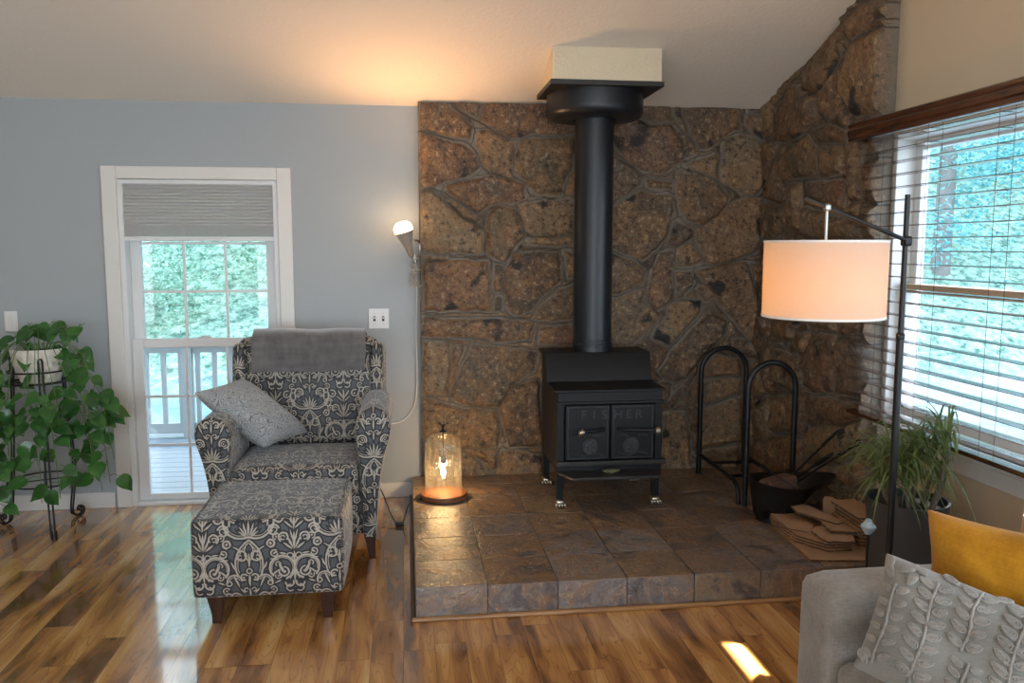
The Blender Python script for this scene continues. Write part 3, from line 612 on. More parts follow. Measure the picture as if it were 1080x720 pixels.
# ------------------------------------------------------------------ armchair
ch = thing('armchair', 'damask upholstered armchair with rolled arms in front of the tall window', 'armchair', (-.56, 4.5, 0))
UV = (-.54, .73)
b = MB(); b.soft((-.56, 4.47, .245), (.70,.62,.23), .025, n=8); obj('seat_base', b, MAT['damask'], ch, uv=UV, smooth=60)
b = MB(); b.soft((-.56, 4.405, .425), (.63,.54,.155), .04, (0,.012,.012), n=14); o = obj('seat_cushion', b, MAT['damask'], ch, uv=UV, smooth=60)
b = MB()
for z in (.36, .487): b.tube([(-.862,4.142,z),(-.258,4.142,z)], .005, 8)
obj('piping', b, MAT['damask'], o, uv=UV)
Mb = Matrix.Rotation(R(-9), 3, 'X')
b = MB(); b.soft((-.55, 4.795, .77), (.80,.15,.62), .065, (.0,.03,.02), n=18, M=Mb); o = obj('backrest', b, MAT['damask'], ch, uv=UV, smooth=60)
for sx in (-.925, -.168):
    Mw = Matrix.Rotation(R(-9), 3, 'X') @ Matrix.Rotation(R(6 if sx < -.5 else -6), 3, 'Z')
    b = MB(); b.soft((sx, 4.795, .835), (.085,.20,.43), .04, n=10, M=Mw); obj('wing', b, MAT['damask'], ch, uv=(-.54 if sx > -.5 else -.925, .96), smooth=60)
prof = [(-.166,.132),(-.150,.35),(-.128,.50),(-.102,.60),(-.087,.665),(-.087,.715),(-.103,.757),(-.135,.785),(-.172,.794),(-.208,.783),(-.240,.750),(-.258,.70),(-.260,.64),(-.250,.55),(-.243,.45),(-.236,.30),(-.230,.132)]
prof = [tuple(p)[:2] for p in catmull([(x, z, 0) for x, z in prof], 3)]
for side in (1, -1):
    pp = prof if side == 1 else [(-1.12-x, z if z < .6 else .6+(z-.6)*.82) for x, z in prof]
    cx = sum(p[0] for p in pp)/len(pp); cz_ = .5; secs = []
    for y, s in ((4.138,.80),(4.141,.90),(4.147,.96),(4.158,.99),(4.175,1),(4.30,1),(4.45,1),(4.6,1),(4.75,1),(4.80,.97),(4.82,.85)):
        secs.append([(cx+(x-cx)*s, y + .10*max(0, z-.55)*0, cz_+(z-cz_)*(s if z > .5 else 1)) for x, z in pp])
    b = MB(); b.loft(secs); obj('arm', b, MAT['damask'], ch, uv=(-.17 if side == 1 else -.95, .58), smooth=70)
for (lx, ly) in ((-.20,4.20),(-.90,4.20),(-.22,4.74),(-.90,4.74)):
    b = MB(); b.loft([[(lx-.03*s+dx, ly-.03*s, z),(lx+.03*s+dx, ly-.03*s, z),(lx+.03*s+dx, ly+.03*s, z),(lx-.03*s+dx, ly+.03*s, z)] for z, s, dx in ((0,.55,.012 if lx > -.5 else -.012),(.06,.7,.006 if lx > -.5 else -.006),(.14,1,0))])
    obj('leg', b, MAT['leg'], ch, bevel=.003)

# ------------------------------------------------------------------ ottoman
ot = thing('ottoman', 'damask upholstered ottoman pushed up against the armchair', 'ottoman', (-.59, 3.8, 0))
UV = (-.665, .418)
b = MB(); b.soft((-.592, 3.795, .288), (.622,.63,.335), .022, (.016,.010,.012), n=16); o = obj('body', b, MAT['damask'], ot, uv=UV, smooth=60)
b = MB(); q = .302; w_ = .306; z = .452
b.tube([(-.592-q,3.795-w_,z),(-.592+q,3.795-w_,z),(-.592+q,3.795+w_,z),(-.592-q,3.795+w_,z)], .005, 8, closed=True); obj('piping', b, MAT['damask'], o, uv=UV)
for lx in (-.82, -.345):
    for ly in (3.53, 4.07):
        sg = -1 if lx < -.5 else 1
        b = MB(); b.loft([[(lx-.032*s+dx*sg, ly-.03*s, z),(lx+.032*s+dx*sg, ly-.03*s, z),(lx+.032*s+dx*sg, ly+.03*s, z),(lx-.032*s+dx*sg, ly+.03*s, z)] for z, s, dx in ((0,.55,-.004),(.04,.68,-.008),(.09,.9,-.006),(.135,1.05,0))])
        obj('leg', b, MAT['leg'], ot, bevel=.003)

# ------------------------------------------------------------------ plush throw over the chair back
path = [(4.665,.905),(4.668,.925),(4.680,.99),(4.698,1.05),(4.722,1.092),(4.765,1.112),(4.83,1.116),(4.89,1.10),(4.925,1.05),(4.935,.95),(4.94,.86)]
pp = catmull([(y, z, 0) for y, z in path], 5); nx = 28; vs = []
for i in range(nx+1):
    for p in pp:
        x = -.845 + .615*i/nx
        d = .006*mnoise.noise(Vector((x*7, p.x*3, p.y*6)))
        vs.append((x + .010*mnoise.noise(Vector((p.x*9, p.y*9, i/nx*2))), p.x - abs(d), p.y + .006*mnoise.noise(Vector((x*5, 2, p.x*4)))))
m_ = len(pp); b = MB(); b.add(vs, [(i*m_+k, (i+1)*m_+k, (i+1)*m_+k+1, i*m_+k+1) for i in range(nx) for k in range(m_-1)])
tag(obj('throw_blanket', b, MAT['blanket'], smooth=180, solid=.022, sub=1), 'folded grey plush blanket draped over the armchair back', 'blanket')

def pillow(name, c, th, mat, n=22, pinch=.05, jit=.006, parent=None, seed=0):
    A, B_, C_, D_ = [Vector(q) for q in c]       # top left, top right, bottom right, bottom left
    nrm = (B_-A).cross(D_-A).normalized(); vs = []; m = n+1
    def pt(u, v, sg):
        su, sv = 2*u-1, 2*v-1
        uu = .5 + .5*su*(1 - pinch*(1-sv*sv)); vv = .5 + .5*sv*(1 - pinch*(1-su*su))
        p = (A*(1-uu)+B_*uu)*(1-vv) + (D_*(1-uu)+C_*uu)*vv
        h = th*.5*max(0, (1-su**4)*(1-sv**4))**.62
        k = mnoise.noise(Vector((su*2.2+seed, sv*2.2, sg)))*jit + mnoise.noise(Vector((su*6+seed, sv*6, sg)))*jit*.4
        return p + nrm*sg*(h + (k if h > .002 else 0))
    for sg in (1, -1):
        for i in range(m):
            for j in range(m): vs.append(pt(i/n, j/n, sg))
    b = MB(); fs = [(i*m+j, (i+1)*m+j, (i+1)*m+j+1, i*m+j+1) for i in range(n) for j in range(n)]
    fs += [tuple(q + m*m for q in f[::-1]) for f in fs]
    b.add(vs, fs)
    bm = bmesh.new()
    me = bpy.data.meshes.new(name); me.from_pydata(b.v, [], b.f); bm.from_mesh(me); bmesh.ops.remove_doubles(bm, verts=bm.verts, dist=.0006); bmesh.ops.recalc_face_normals(bm, faces=bm.faces); bm.to_mesh(me); bm.free()
    for p in me.polygons: p.use_smooth = True
    me.materials.append(mat); o = bpy.data.objects.new(name, me); COL.objects.link(o)
    s = o.modifiers.new('sub', 'SUBSURF'); s.levels = 1; s.render_levels = 1
    return o, pt, nrm
o, pt, _ = pillow('throw_pillow', [(-1.06,4.26,.872),(-.885,4.58,.892),(-.535,4.62,.570),(-.735,4.36,.545)], .15, MAT['swirl'], seed=3)
tag(o, 'grey scroll printed cushion leaning on the arm of the damask chair', 'cushion')
# ------------------------------------------------------------------ plant stand and trailing pothos
SC = (-2.055, 4.93)
st = thing('plant_stand', 'black wrought iron plant stand under the trailing pothos', 'plant stand', (SC[0], SC[1], 0))
def ring(r, z, rad, c=SC, n=36): 
    b = MB(); b.tube([(c[0]+r*math.cos(2*math.pi*k/n), c[1]+r*math.sin(2*math.pi*k/n), z) for k in range(n)], rad, 8, closed=True); return b
obj('top_ring', ring(.150, .838, .006), MAT['iron'], st); obj('top_ring', ring(.150, .90, .005), MAT['iron'], st); obj('lower_ring', ring(.185, .27, .005), MAT['iron'], st)
b = MB()
for k in range(3):
    a = math.pi*k/3; b.tube([(SC[0]-.15*math.cos(a), SC[1]-.15*math.sin(a), .830), (SC[0]+.15*math.cos(a), SC[1]+.15*math.sin(a), .830)], .0045, 6)
obj('cross_bars', b, MAT['iron'], st)
b = MB()
for k in range(2):
    a = math.pi*k/2+.4; b.tube([(SC[0]-.185*math.cos(a), SC[1]-.185*math.sin(a), .27), (SC[0]+.185*math.cos(a), SC[1]+.185*math.sin(a), .27)], .004, 6)
obj('cross_bars', b, MAT['iron'], st)
for fx, fy in ((-1.918,4.672),(-1.950,5.095),(-2.300,4.985)):
    d = Vector((fx-SC[0], fy-SC[1], 0)); L = d.length; d.normalize(); nrm = Vector((-d.y, d.x, 0))
    b = MB()
    for sg in (-1, 1):
        o_ = nrm*.010*sg
        pts = [(.158,.965),(.156,.94),(.155,.84),(.17,.6),(.19,.30),(L-.035,.06),(L-.02,.018),(L+.005,.006),(L+.03,.014),(L+.038,.04),(L+.022,.058),(L+.006,.046),(L+.010,.030)]
        b.tube(catmull([Vector((SC[0],SC[1],0)) + d*r + o_ + Vector((0,0,z)) for r, z in pts], 5), .0055, 7)
    c = Vector((SC[0],SC[1],0)) + d*.157; b.tube([c+nrm*.010+Vector((0,0,.963)), c+nrm*.006+Vector((0,0,.978)), c-nrm*.006+Vector((0,0,.978)), c-nrm*.010+Vector((0,0,.963))], .0055, 7)
    obj('leg', b, MAT['iron'], st, smooth=80)
PC = (SC[0]+.018, SC[1]-.01)
po = thing('potted_pothos', 'trailing green pothos in a cream textured pot on the iron stand', 'plant', (PC[0], PC[1], .835))
t_ = NT('cream carved pot'); v = t_.vor(t_.vm('MULTIPLY', t_.co(), (38,38,26)), 1); t_.pbr(t_.mix(v, (.62,.58,.51), (.72,.68,.61)), .5, 0, t_.bump(v, .7, .01))
b = MB(); b.lathe([(.088,0),(.098,.004),(.118,.06),(.135,.12),(.142,.165),(.146,.185),(.143,.192),(.136,.188),(.132,.17),(.01,.168)], (PC[0],PC[1],.836), 40); obj('pot', b, t_.m, po)
b = MB(); b.lathe([(.131,.160),(.131,.172),(.07,.180),(.005,.182)], (PC[0],PC[1],.836), 24); obj('soil', b, MAT['soil'], po)
leafm = NT('pothos leaf'); c_ = leafm.mix(leafm.white(leafm.vm('SNAP', leafm.co(), (.09,.09,.09))), (.022,.085,.022), (.055,.17,.038))
c_ = leafm.mix(leafm.mr(leafm.noise(leafm.co(), 24, 3), .58, .7, 0, .5), c_, (.15,.27,.07))
bs = leafm.pbr(c_, .22); tl = leafm.n('ShaderNodeBsdfTranslucent'); leafm.set(tl.inputs[0], (.10,.26,.04)); mx = leafm.n('ShaderNodeMixShader'); mx.inputs[0].default_value = .18
leafm.t.links.new(bs.outputs[0], mx.inputs[1]); leafm.t.links.new(tl.outputs[0], mx.inputs[2]); leafm.t.links.new(mx.outputs[0], leafm.out.inputs[0])
stemm = simple('green stem', (.10,.20,.05), .5)
rg = random.Random(11)
def heart(b, base, d, up, L, fold=.25, droop=.35):
    d = Vector(d).normalized(); up = Vector(up); s = d.cross(up).normalized(); up = s.cross(d).normalized()
    W = L*.40; prof = [0,.62,.93,1.0,.92,.74,.48,.22,0]; n = len(prof)-1; vs = []
    for i, q in enumerate(prof):
        tt = i/n; c = Vector(base) + d*L*(tt - .02) - up*droop*L*tt*tt*.6
        for k in (-1,-.55,0,.55,1):
            back = -.12*L*abs(k)*(1-tt)**3*(1 if 0 < i else 0)
            vs.append(c + s*k*W*q + up*(fold*W*q*abs(k)**1.3 - .06*L*abs(k)*(tt)) + d*back)
    b.add(vs, [(i*5+k, (i+1)*5+k, (i+1)*5+k+1, i*5+k+1) for i in range(n) for k in range(4)])
fol = MB(); vines = []; cx_, cy_ = PC
def vine(pts, n, Lr=(.07,.115), spread=.05):
    P = catmull(pts, 8); vines.append(P); n = int(n*1.3)
    for k in range(n):
        p = P[int((k+.5)/n*(len(P)-1))]; a = rg.uniform(0, 2*math.pi)
        out = Vector((math.cos(a), math.sin(a)*.8 - .45, rg.uniform(-.5,.3))).normalized()
        q = p + out*rg.uniform(.02, spread+.02)
        if q.y > D-.07: q.y = D-.07 - rg.uniform(0,.05); out.y = -abs(out.y)
        d = Vector((out.x*.8, out.y*.6 - .15, -.55 + rg.uniform(-.3,.45)))
        if q.y < cy_+.06 and abs(q.x-cx_) < .175 and .82 < q.z < 1.115 and rg.random() < .96: continue
        vines.append([p, p*.5+q*.5+Vector((0,0,.012)), q])
        if (q + d.normalized()*.12).y > D-.03: d.y = -abs(d.y)
        heart(fol, q, d, Vector((out.x*.3, -.75+rg.uniform(-.3,.2), .75+rg.uniform(-.2,.3))), rg.uniform(*Lr), rg.uniform(.1,.4))
cx, cy = PC
top = 1.015
def hang(a, r, zend, n, dx=0, dy=0, h=.05):
    c, s = math.cos(a), math.sin(a)
    vine([(cx+.06*c, cy+.06*s, top-.01), (cx+.11*c, cy+.11*s, top+h), (cx+.185*c, cy+.185*s, top-.03), (cx+(r+.03)*c+dx*.3, cy+(r+.03)*s+dy*.3, top-.25), (cx+r*c+dx*.7, cy+r*s+dy*.7, (top+zend)/2-.05), (cx+r*c+dx, cy+r*s+dy, zend)], n)
# crown above the pot
for a, h, r in ((2.6,.15,.06),(1.9,.13,.10),(.9,.15,.07),(.2,.12,.12),(4.2,.10,.10),(5.1,.13,.05),(3.4,.11,.12),(-.3,.14,.15)):
    c, s = math.cos(a), math.sin(a)
    vine([(cx+.03*c, cy+.03*s, top-.02), (cx+r*.6*c, cy+r*.6*s, top+h*.7), (cx+r*1.3*c, cy+r*1.3*s, top+h)], 4, (.08,.11), .03)
vine([(cx+.05, cy, top), (cx+.12, cy-.03, top+.10), (cx+.20, cy-.03, top+.12), (cx+.26, cy-.02, top+.15)], 4, (.08,.10), .02)
vine([(cx+.06, cy, top), (cx+.13, cy-.03, top+.05), (cx+.22, cy-.04, top+.0), (cx+.27, cy-.05, top-.10)], 5)
# hanging skeins
hang(-.2, .21, .46, 13, .04); hang(-.5, .23, .30, 17, .10, .0); hang(.1, .24, .25, 16, .11, -.05); hang(-.05, .25, .40, 15, .15, -.08)
hang(-1.0, .18, .28, 17, .10, .02); hang(-1.5, .18, .40, 16, .02, .0); hang(-1.9, .20, .33, 16, -.03, 0); hang(-2.4, .22, .30, 17, -.04, 0)
hang(-2.8, .22, .20, 16, -.06, 0); hang(3.1, .24, .12, 18, -.06, -.08); hang(2.6, .22, .40, 12, -.04, -.05); hang(-1.2, .24, .22, 15, .06, .02); hang(-.7, .20, .22, 15, .17, .05); hang(-2.6, .26, .10, 20, -.02, -.10); hang(-2.0, .24, .16, 18, -.06, -.04); hang(-1.3, .20, .20, 16, .0, -.02); hang(-3.0, .18, .25, 14, .02, -.06)
obj('foliage', fol, leafm.m, po, smooth=180)
b = MB()
for P in vines: b.tube(P, .0022, 5)
obj('vine', b, stemm, po, smooth=180)
# ------------------------------------------------------------------ raised slate hearth
HX0, HY0, HZ = .024, 3.432, .146
he = thing('hearth', 'raised slate tile hearth under the black wood stove', 'hearth', (1.15, 4.3, 0))
def tiles(name, rects, parent, put, th=.012):
    """rects in two coordinates; every tile a slightly uneven slab with its own id"""
    vs = []; fs = []; ids = []; rg = random.Random(5)
    for (u0, u1, v0, v1) in rects:
        g = .0022; u0 += g; u1 -= g; v0 += g; v1 -= g; o = len(vs); n = 6; tid = rg.random(); dz = rg.uniform(-.0008, .0008)
        for i in range(n+1):
            for j in range(n+1):
                u = u0+(u1-u0)*i/n; v = v0+(v1-v0)*j/n; e = (i in (0,n)) or (j in (0,n))
                vs.append(put(u, v, dz + .0012*mnoise.noise(Vector((u*9, v*9, tid*40))) - (.0012 if e else 0))); ids.append(tid)
        fs += [(o+i*(n+1)+j, o+(i+1)*(n+1)+j, o+(i+1)*(n+1)+j+1, o+i*(n+1)+j+1) for i in range(n) for j in range(n)]
        edge = [i*(n+1) for i in range(n+1)] + [n*(n+1)+j for j in range(1, n+1)] + [i*(n+1)+n for i in range(n-1, -1, -1)] + [j for j in range(n-1, 0, -1)]
        o2 = len(vs)
        for e in edge:
            i, j = divmod(e, n+1); vs.append(put(u0+(u1-u0)*i/n, v0+(v1-v0)*j/n, -th)); ids.append(tid)
        for k in range(len(edge)):
            l = (k+1) % len(edge); fs.append((o+edge[k], o+edge[l], o2+l, o2+k))
    b = MB(); b.add(vs, fs); ob = obj(name, b, MAT['slate'], parent, smooth=50)
    ob.data.attributes.new('tid', 'FLOAT', 'POINT').data.foreach_set('value', ids); return ob
T = .3075; HX1 = XB-.015; HY1 = YB-.004
xs = [HX0+T*k for k in range(8)] + [HX1]; ys = [HY0+T*k for k in range(6)] + [HY1]
tiles('top_tiles', [(xs[i], xs[i+1], ys[j], ys[j+1]) for i in range(len(xs)-1) for j in range(len(ys)-1)], he, lambda u, v, h: (u, v, HZ+h))
tiles('front_tiles', [(xs[i], xs[i+1], .004, HZ-.004) for i in range(len(xs)-1)], he, lambda u, v, h: (u, HY0-h, v))
tiles('side_tiles', [(ys[j], ys[j+1], .004, HZ-.004) for j in range(len(ys)-1)], he, lambda u, v, h: (HX0-h, u, v))
b = MB(); b.box(HX0+.008, HX1, HY0+.008, HY1, 0, HZ-.006); obj('base', b, MAT['grout'], he, smooth=0)
b = MB(); b.tube([(HX0-.016, HY0-.010, .008), (HX1, HY0-.010, .008)], .012, 10); b.box(HX0-.018, HX1, HY0-.018, HY0-.002, 0, .012); obj('wood_edging', b, MAT['oak'], he, smooth=50)
b = MB(); b.box(HX0-.022, HX0-.003, HY0-.018, D-.02, 0, .016); obj('dark_edging', b, MAT['walnut'], he, bevel=.004)

# ------------------------------------------------------------------ wood stove
sv = thing('wood_stove', 'black cast iron wood stove with two doors on the slate hearth', 'stove', (1.11, 4.72, HZ))
X0, X1, YF, YR = .822, 1.405, 4.445, 5.00
ZB, ZT = .335, .800
b = MB(); b.box(X0, X1, YF+.02, YR, ZB, ZT-.004)
o = obj('body', b, MAT['stove'], sv, bevel=.004)
b = MB(); b.prism([(YF-.004, ZT-.008),(YF-.004, ZT+.006),(4.70, ZT+.012),(4.755, .966),(4.765,.974),(YR+.006,.974),(YR+.006,.960),(4.78,.955),(4.715,ZT+.002),(4.70,ZT-.008)], X0-.022, X1+.022, 0)
obj('stepped_top', b, MAT['stove'], sv, bevel=.003)
b = MB(); b.prism([(4.70, ZT-.01),(4.762,.965),(YR,.965),(YR,ZT-.01)], X0-.002, X1+.002, 0); obj('upper_box', b, MAT['stove'], sv, bevel=.003)
b = MB(); b.box(X0-.004, X1+.004, YF+.001, YF+.03, .735, ZT-.008); b.box(X0-.012, X1+.012, YF-.010, YF+.03, .726, .742); obj('front_lintel', b, MAT['stove'], sv, bevel=.003)
for a, c in ((X0-.006, X0+.034), (X1-.034, X1+.006)):
    b = MB(); b.box(a, c, YF+.002, YF+.03, .30, .735); obj('front_post', b, MAT['stove'], sv, bevel=.003)
def letters(txt, x, z, h, y, parent, mat, depth=.0035):
    cu = bpy.data.curves.new('lettering', 'FONT'); cu.body = txt; cu.size = h/.72; cu.extrude = depth; cu.align_x = 'CENTER'; cu.space_character = 1.45
    tmp = bpy.data.objects.new('tmp', cu); COL.objects.link(tmp); dg = bpy.context.evaluated_depsgraph_get(); dg.update()
    me = bpy.data.meshes.new_from_object(tmp.evaluated_get(dg)); bpy.data.objects.remove(tmp)
    base = rloc(parent)
    me.transform(Matrix.Translation(Vector((x, y, z)) - base) @ Matrix.Rotation(R(90), 4, 'X')); me.materials.clear(); me.materials.append(mat)
    ob = bpy.data.objects.new('letter', me); COL.objects.link(ob); ob.parent = parent; return ob
letm = simple('worn black casting', (.042,.044,.047), .38, .2)
for s, (dx0, dx1, word) in ((-1, (X0+.038, 1.1115, 'FIS')), (1, (1.1155, X1-.038, 'HER'))):
    cx_ = (dx0+dx1)/2
    b = MB(); b.box(dx0, dx1, YF-.012, YF+.016, .412, .722); d_ = obj('door', b, MAT['stove'], sv, bevel=.006)
    b = MB(); m_ = .012
    for (a0,a1,c0,c1) in ((dx0+m_,dx1-m_,.708,.714),(dx0+m_,dx1-m_,.420,.426),(dx0+m_,dx0+m_+.006,.420,.714),(dx1-m_-.006,dx1-m_,.420,.714)): b.box(a0,a1,YF-.016,YF-.010,c0,c1)
    obj('raised_border', b, letm, d_, bevel=.002)
    for wi, wc_ in enumerate(word): letters(wc_, (wi-1)*.058 + cx_ + (.034 if s < 0 else -.026), .645, .050, YF-.0125, d_, letm)
    kx = cx_ + (.010 if s < 0 else -.012); kz = .492
    b = MB(); n_ = 28; 
    for (y0, r0, y1, r1) in ((-.012,.046,-.022,.044),(-.022,.036,-.034,.036),(-.034,.012,-.046,.010)):
        b.loft([[(kx+r*math.cos(2*math.pi*k/n_), YF+y, kz+r*math.sin(2*math.pi*k/n_)) for k in range(n_)] for y, r in ((y0,r0),(y1,r1))])
    for k in range(6):
        a = k*math.pi/3; b.tube([(kx+.010*math.cos(a), YF-.037, kz+.010*math.sin(a)), (kx+.035*math.cos(a), YF-.036, kz+.035*math.sin(a))], .0045, 6)
    obj('draft_knob', b, letm, d_, bevel=0)
    # mountain ridge cast into the lower door
    b = MB(); pts = [(-.13,.435),(-.09,.456),(-.06,.446),(-.02,.438),(.03,.456),(.07,.450),(.10,.438),(.13,.434)]
    pts = [(cx_+x*.92, YF-.013, z) for x, z in pts if dx0+.02 < cx_+x*.92 < dx1-.02]; b.tube(pts, .004, 6); obj('cast_ridge', b, letm, d_)
    for q in (-.055, .06):
        b = MB(); b.tube([(cx_+q-.03, YF-.013, .548), (cx_+q, YF-.013, .553), (cx_+q+.03, YF-.013, .546)], .003, 6); obj('cast_mark', b, letm, d_)
    # door pull with a coiled nickel grip
    xa, xb = (1.070, .945) if s < 0 else (1.155, 1.372)
    b = MB(); b.tube([(xa, YF-.012, .590), (xa, YF-.045, .590), (xb, YF-.050, .580)], .0085, 8); hd = obj('handle', b, MAT['iron'], d_, smooth=80)
    b = MB(); b.ball((xb, YF-.052, .580), .020, 14, (.8,1,1))
    for k in range(3): b.tube([(xb-.012+.009*k, YF-.052+.0215*math.cos(a), .580+.0215*math.sin(a)) for a in [2*math.pi*i/14 for i in range(14)]], .0028, 6, closed=True)
    obj('knob', b, MAT['nickel'], hd, smooth=80)
wst = simple('worn stove steel', (.040,.038,.036), .38, .4, 8, .6)
b = MB(); b.prism([(X0-.002, YF+.03),(X0-.002,YF-.012),(X0+.055,4.295),(X1-.045,4.295),(X1+.006,YF-.012),(X1+.006,YF+.03)], .335, .352, 2); obj('ash_shelf', b, wst, sv, bevel=.004)
b = MB(); b.box(X0-.012, X1+.026, YF-.030, YF+.03, .384, .410); obj('ledge_bar', b, wst, sv, bevel=.004)
b = MB(); b.box(X0+.01, X1-.01, YF, YF+.03, .350, .386); obj('lower_panel', b, MAT['stove'], sv)
for lx, ly in ((X0+.017,YF+.045),(X1-.017,YF+.045),(X0+.017,YR-.05),(X1-.017,YR-.05)):
    b = MB(); b.loft([[(lx-a, ly-a, z),(lx+a, ly-a, z),(lx+a, ly+a, z),(lx-a, ly+a, z)] for z, a in ((HZ+.03,.017),(HZ+.06,.019),(ZB+.02,.023))]); lg = obj('leg', b, MAT['stove'], sv, bevel=.003)
    b = MB(); b.soft((lx, ly-.008, HZ+.022), (.050,.060,.034), .015, n=6)
    for k in range(4):
        q = -.024+.016*k; b.ball((lx+q, ly-.040, HZ+.0135), .0125, 10, (.75,1.15,1)); b.ball((lx+q, ly-.053, HZ+.008), .006, 8, (.7,1.3,.9))
    obj('claw_foot', b, MAT['nickel'], lg, smooth=80)
b = MB(); n_ = 18
b.add([(1.105+.052*math.cos(2*math.pi*k/n_)*(1+.12*math.cos(3*2*math.pi*k/n_)), 4.392+.030*math.sin(2*math.pi*k/n_), .3605+.006*math.cos(4*math.pi*k/n_)) for k in range(n_)] + [(1.105,4.395,.370)], [(k,(k+1)%n_,n_) for k in range(n_)])
tag(obj('cloth_pad', b, simple('faded olive cloth', (.085,.095,.05), .9, 0, 30, .3), smooth=80, solid=.006, loc=(1.105,4.392,.355)), 'small faded olive pad lying on the stove ash shelf', 'pad')

# ------------------------------------------------------------------ flue
PX, PY, PR = 1.103, 4.872, .114
fl = thing('stove_pipe', 'tall black flue pipe rising from the stove to the white ceiling box', 'stove pipe', (PX, PY, .975))
b = MB(); b.lathe([(PR,.974),(PR,1.50),(PR,2.40)], (PX,PY,0), 48); obj('pipe', b, MAT['pipe'], fl)
b = MB(); b.lathe([(PR+.001,1.003),(PR+.004,1.006),(PR+.004,1.016),(PR+.001,1.019),(PR+.001,1.028),(PR+.004,1.031),(PR+.004,1.041),(PR+.001,1.044)], (PX,PY,0), 48, False); obj('seam_bands', b, MAT['pipe'], fl)
b = MB(); b.lathe([(PR+.004,2.330),(PR+.012,2.318),(.235,2.322),(.262,2.330),(.277,2.350),(.280,2.375),(.280,2.462),(.10,2.463)], (PX,PY,0), 56); obj('collar', b, MAT['pipe'], fl, smooth=40)
b = MB(); b.box(bx0-.012, bx1+.012, byf-.012, 5.06, 2.462, 2.490); obj('collar_plate', b, MAT['black'], fl, bevel=.003)

# ------------------------------------------------------------------ firewood rack
rk = thing('firewood_rack', 'black tubular firewood rack with two hoops standing empty in the corner', 'firewood rack', (1.99, 4.68, HZ))
def hoop(y, xl, xr, zt):
    rr = (xr-xl)/2; pts = [(xl, y, HZ+.004), (xl, y, zt-rr)]
    pts += [((xl+xr)/2 - rr*math.cos(a), y, zt-rr+rr*math.sin(a)) for a in [math.pi*i/18 for i in range(1, 18)]] + [(xr, y, zt-rr), (xr, y, HZ+.004)]
    b = MB(); b.tube(pts, .0155, 14); return b
obj('hoop', hoop(4.348, 1.868, 2.142, .955), MAT['iron'], rk, smooth=80); obj('hoop', hoop(5.02, 1.842, 2.140, .955), MAT['iron'], rk, smooth=80)
for xx in (1.868-.002, 2.142):
    xb_ = xx - .022
    b = MB(); b.tube(catmull([(xb_+.004, 5.005, .272), (xb_+.002, 4.80, .270), (xb_, 4.50, .268), (xb_-.002, 4.43, .262), (xb_-.004, 4.39, .235), (xb_-.004, 4.375, .19), (xb_-.004, 4.37, HZ+.004)], 6), .012, 12); obj('side_rail', b, MAT['iron'], rk, smooth=80)
for y in (4.55, 4.85):
    b = MB(); b.tube([(1.85, y, .262), (2.125, y, .262)], .010, 10); obj('cross_bar', b, MAT['iron'], rk, smooth=80)

# ------------------------------------------------------------------ coal hod with a log and fire tools
BK = (1.985, 4.105)
bk = thing('coal_hod', 'black metal ash bucket with a wide pouring lip in front of the rack', 'bucket', (BK[0], BK[1], HZ))
n_ = 40; secs = []
def hod(r, z, lip, rise, x=0): 
    out = []
    for k in range(n_):
        a = 2*math.pi*k/n_; c, s = math.cos(a), math.sin(a); w = max(0, c)**3
        out.append((BK[0]+x+(r+lip*w)*c, BK[1]+r*.86*s, HZ+z+rise*(w*.7 + (max(0,-c)**2)*.55)))
    return out
outer = [hod(.100,.002,0,0,-.05), hod(.100,.022,0,0,-.05), hod(.112,.026,0,0,-.05), hod(.135,.10,.005,0,-.04), hod(.168,.17,.03,.01,-.02), hod(.195,.205,.075,.035,-.0), hod(.200,.210,.080,.038,0), hod(.194,.209,.075,.036,0)]
inner = [hod(.162,.165,.028,.01,-.02), hod(.128,.10,.004,0,-.04), hod(.09,.03,0,0,-.05)]
b = MB(); b.loft(outer + inner); obj('bucket', b, MAT['iron'], bk, smooth=60)
b = MB(); b.tube([(BK[0]-.03+.0, BK[1]+.17*math.cos(a), HZ+.215+.10*math.sin(a)) for a in [math.pi*i/14 for i in range(15)]], .005, 8); 
b = MB(); b.tube(bez((BK[0]-.02,BK[1]-.165,HZ+.215),(BK[0]-.24,BK[1]-.02,HZ+.36),(BK[0]-.02,BK[1]+.165,HZ+.215),14), .0045, 8); obj('bail_handle', b, MAT['iron'], bk, smooth=80)
b = MB(); M_ = Matrix.Rotation(R(-8), 3, 'Y') @ Matrix.Rotation(R(20), 3, 'Z')
b.soft((BK[0]-.055, BK[1]-.03, HZ+.205), (.19,.11,.075), .022, n=10, jit=.010, M=M_)
tag(obj('firewood_log', b, m_wood('reddish split log', (.06,.028,.018), (.16,.08,.05), (6,40,40), .8), smooth=40, loc=(BK[0]-.055,BK[1]-.03,HZ+.17)), 'reddish split log lying in the black ash bucket', 'log')
b = MB(); b.soft((BK[0]+.02, BK[1]+.03, HZ+.145), (.15,.09,.065), .022, n=8, jit=.010)
tag(obj('firewood_log', b, m_wood('dark split log', (.035,.02,.014), (.10,.055,.035), (6,40,40), .8), smooth=40, loc=(BK[0]+.02,BK[1]+.03,HZ+.11)), 'dark log half hidden deep in the ash bucket', 'log')
tools = [((BK[0]+.04,BK[1]+.05,HZ+.20),(2.185,3.95,.655),'long black fire poker standing steepest in the ash bucket',0,'fire_poker'), ((BK[0]+.06,BK[1]-.01,HZ+.20),(2.215,3.84,.605),'black fire tool leaning furthest right in the ash bucket',1,'fire_tool'), ((BK[0]+.045,BK[1]+.02,HZ+.20),(2.155,3.93,.545),'short thick handled fire tool between two longer ones in the bucket',2,'fire_tool')]
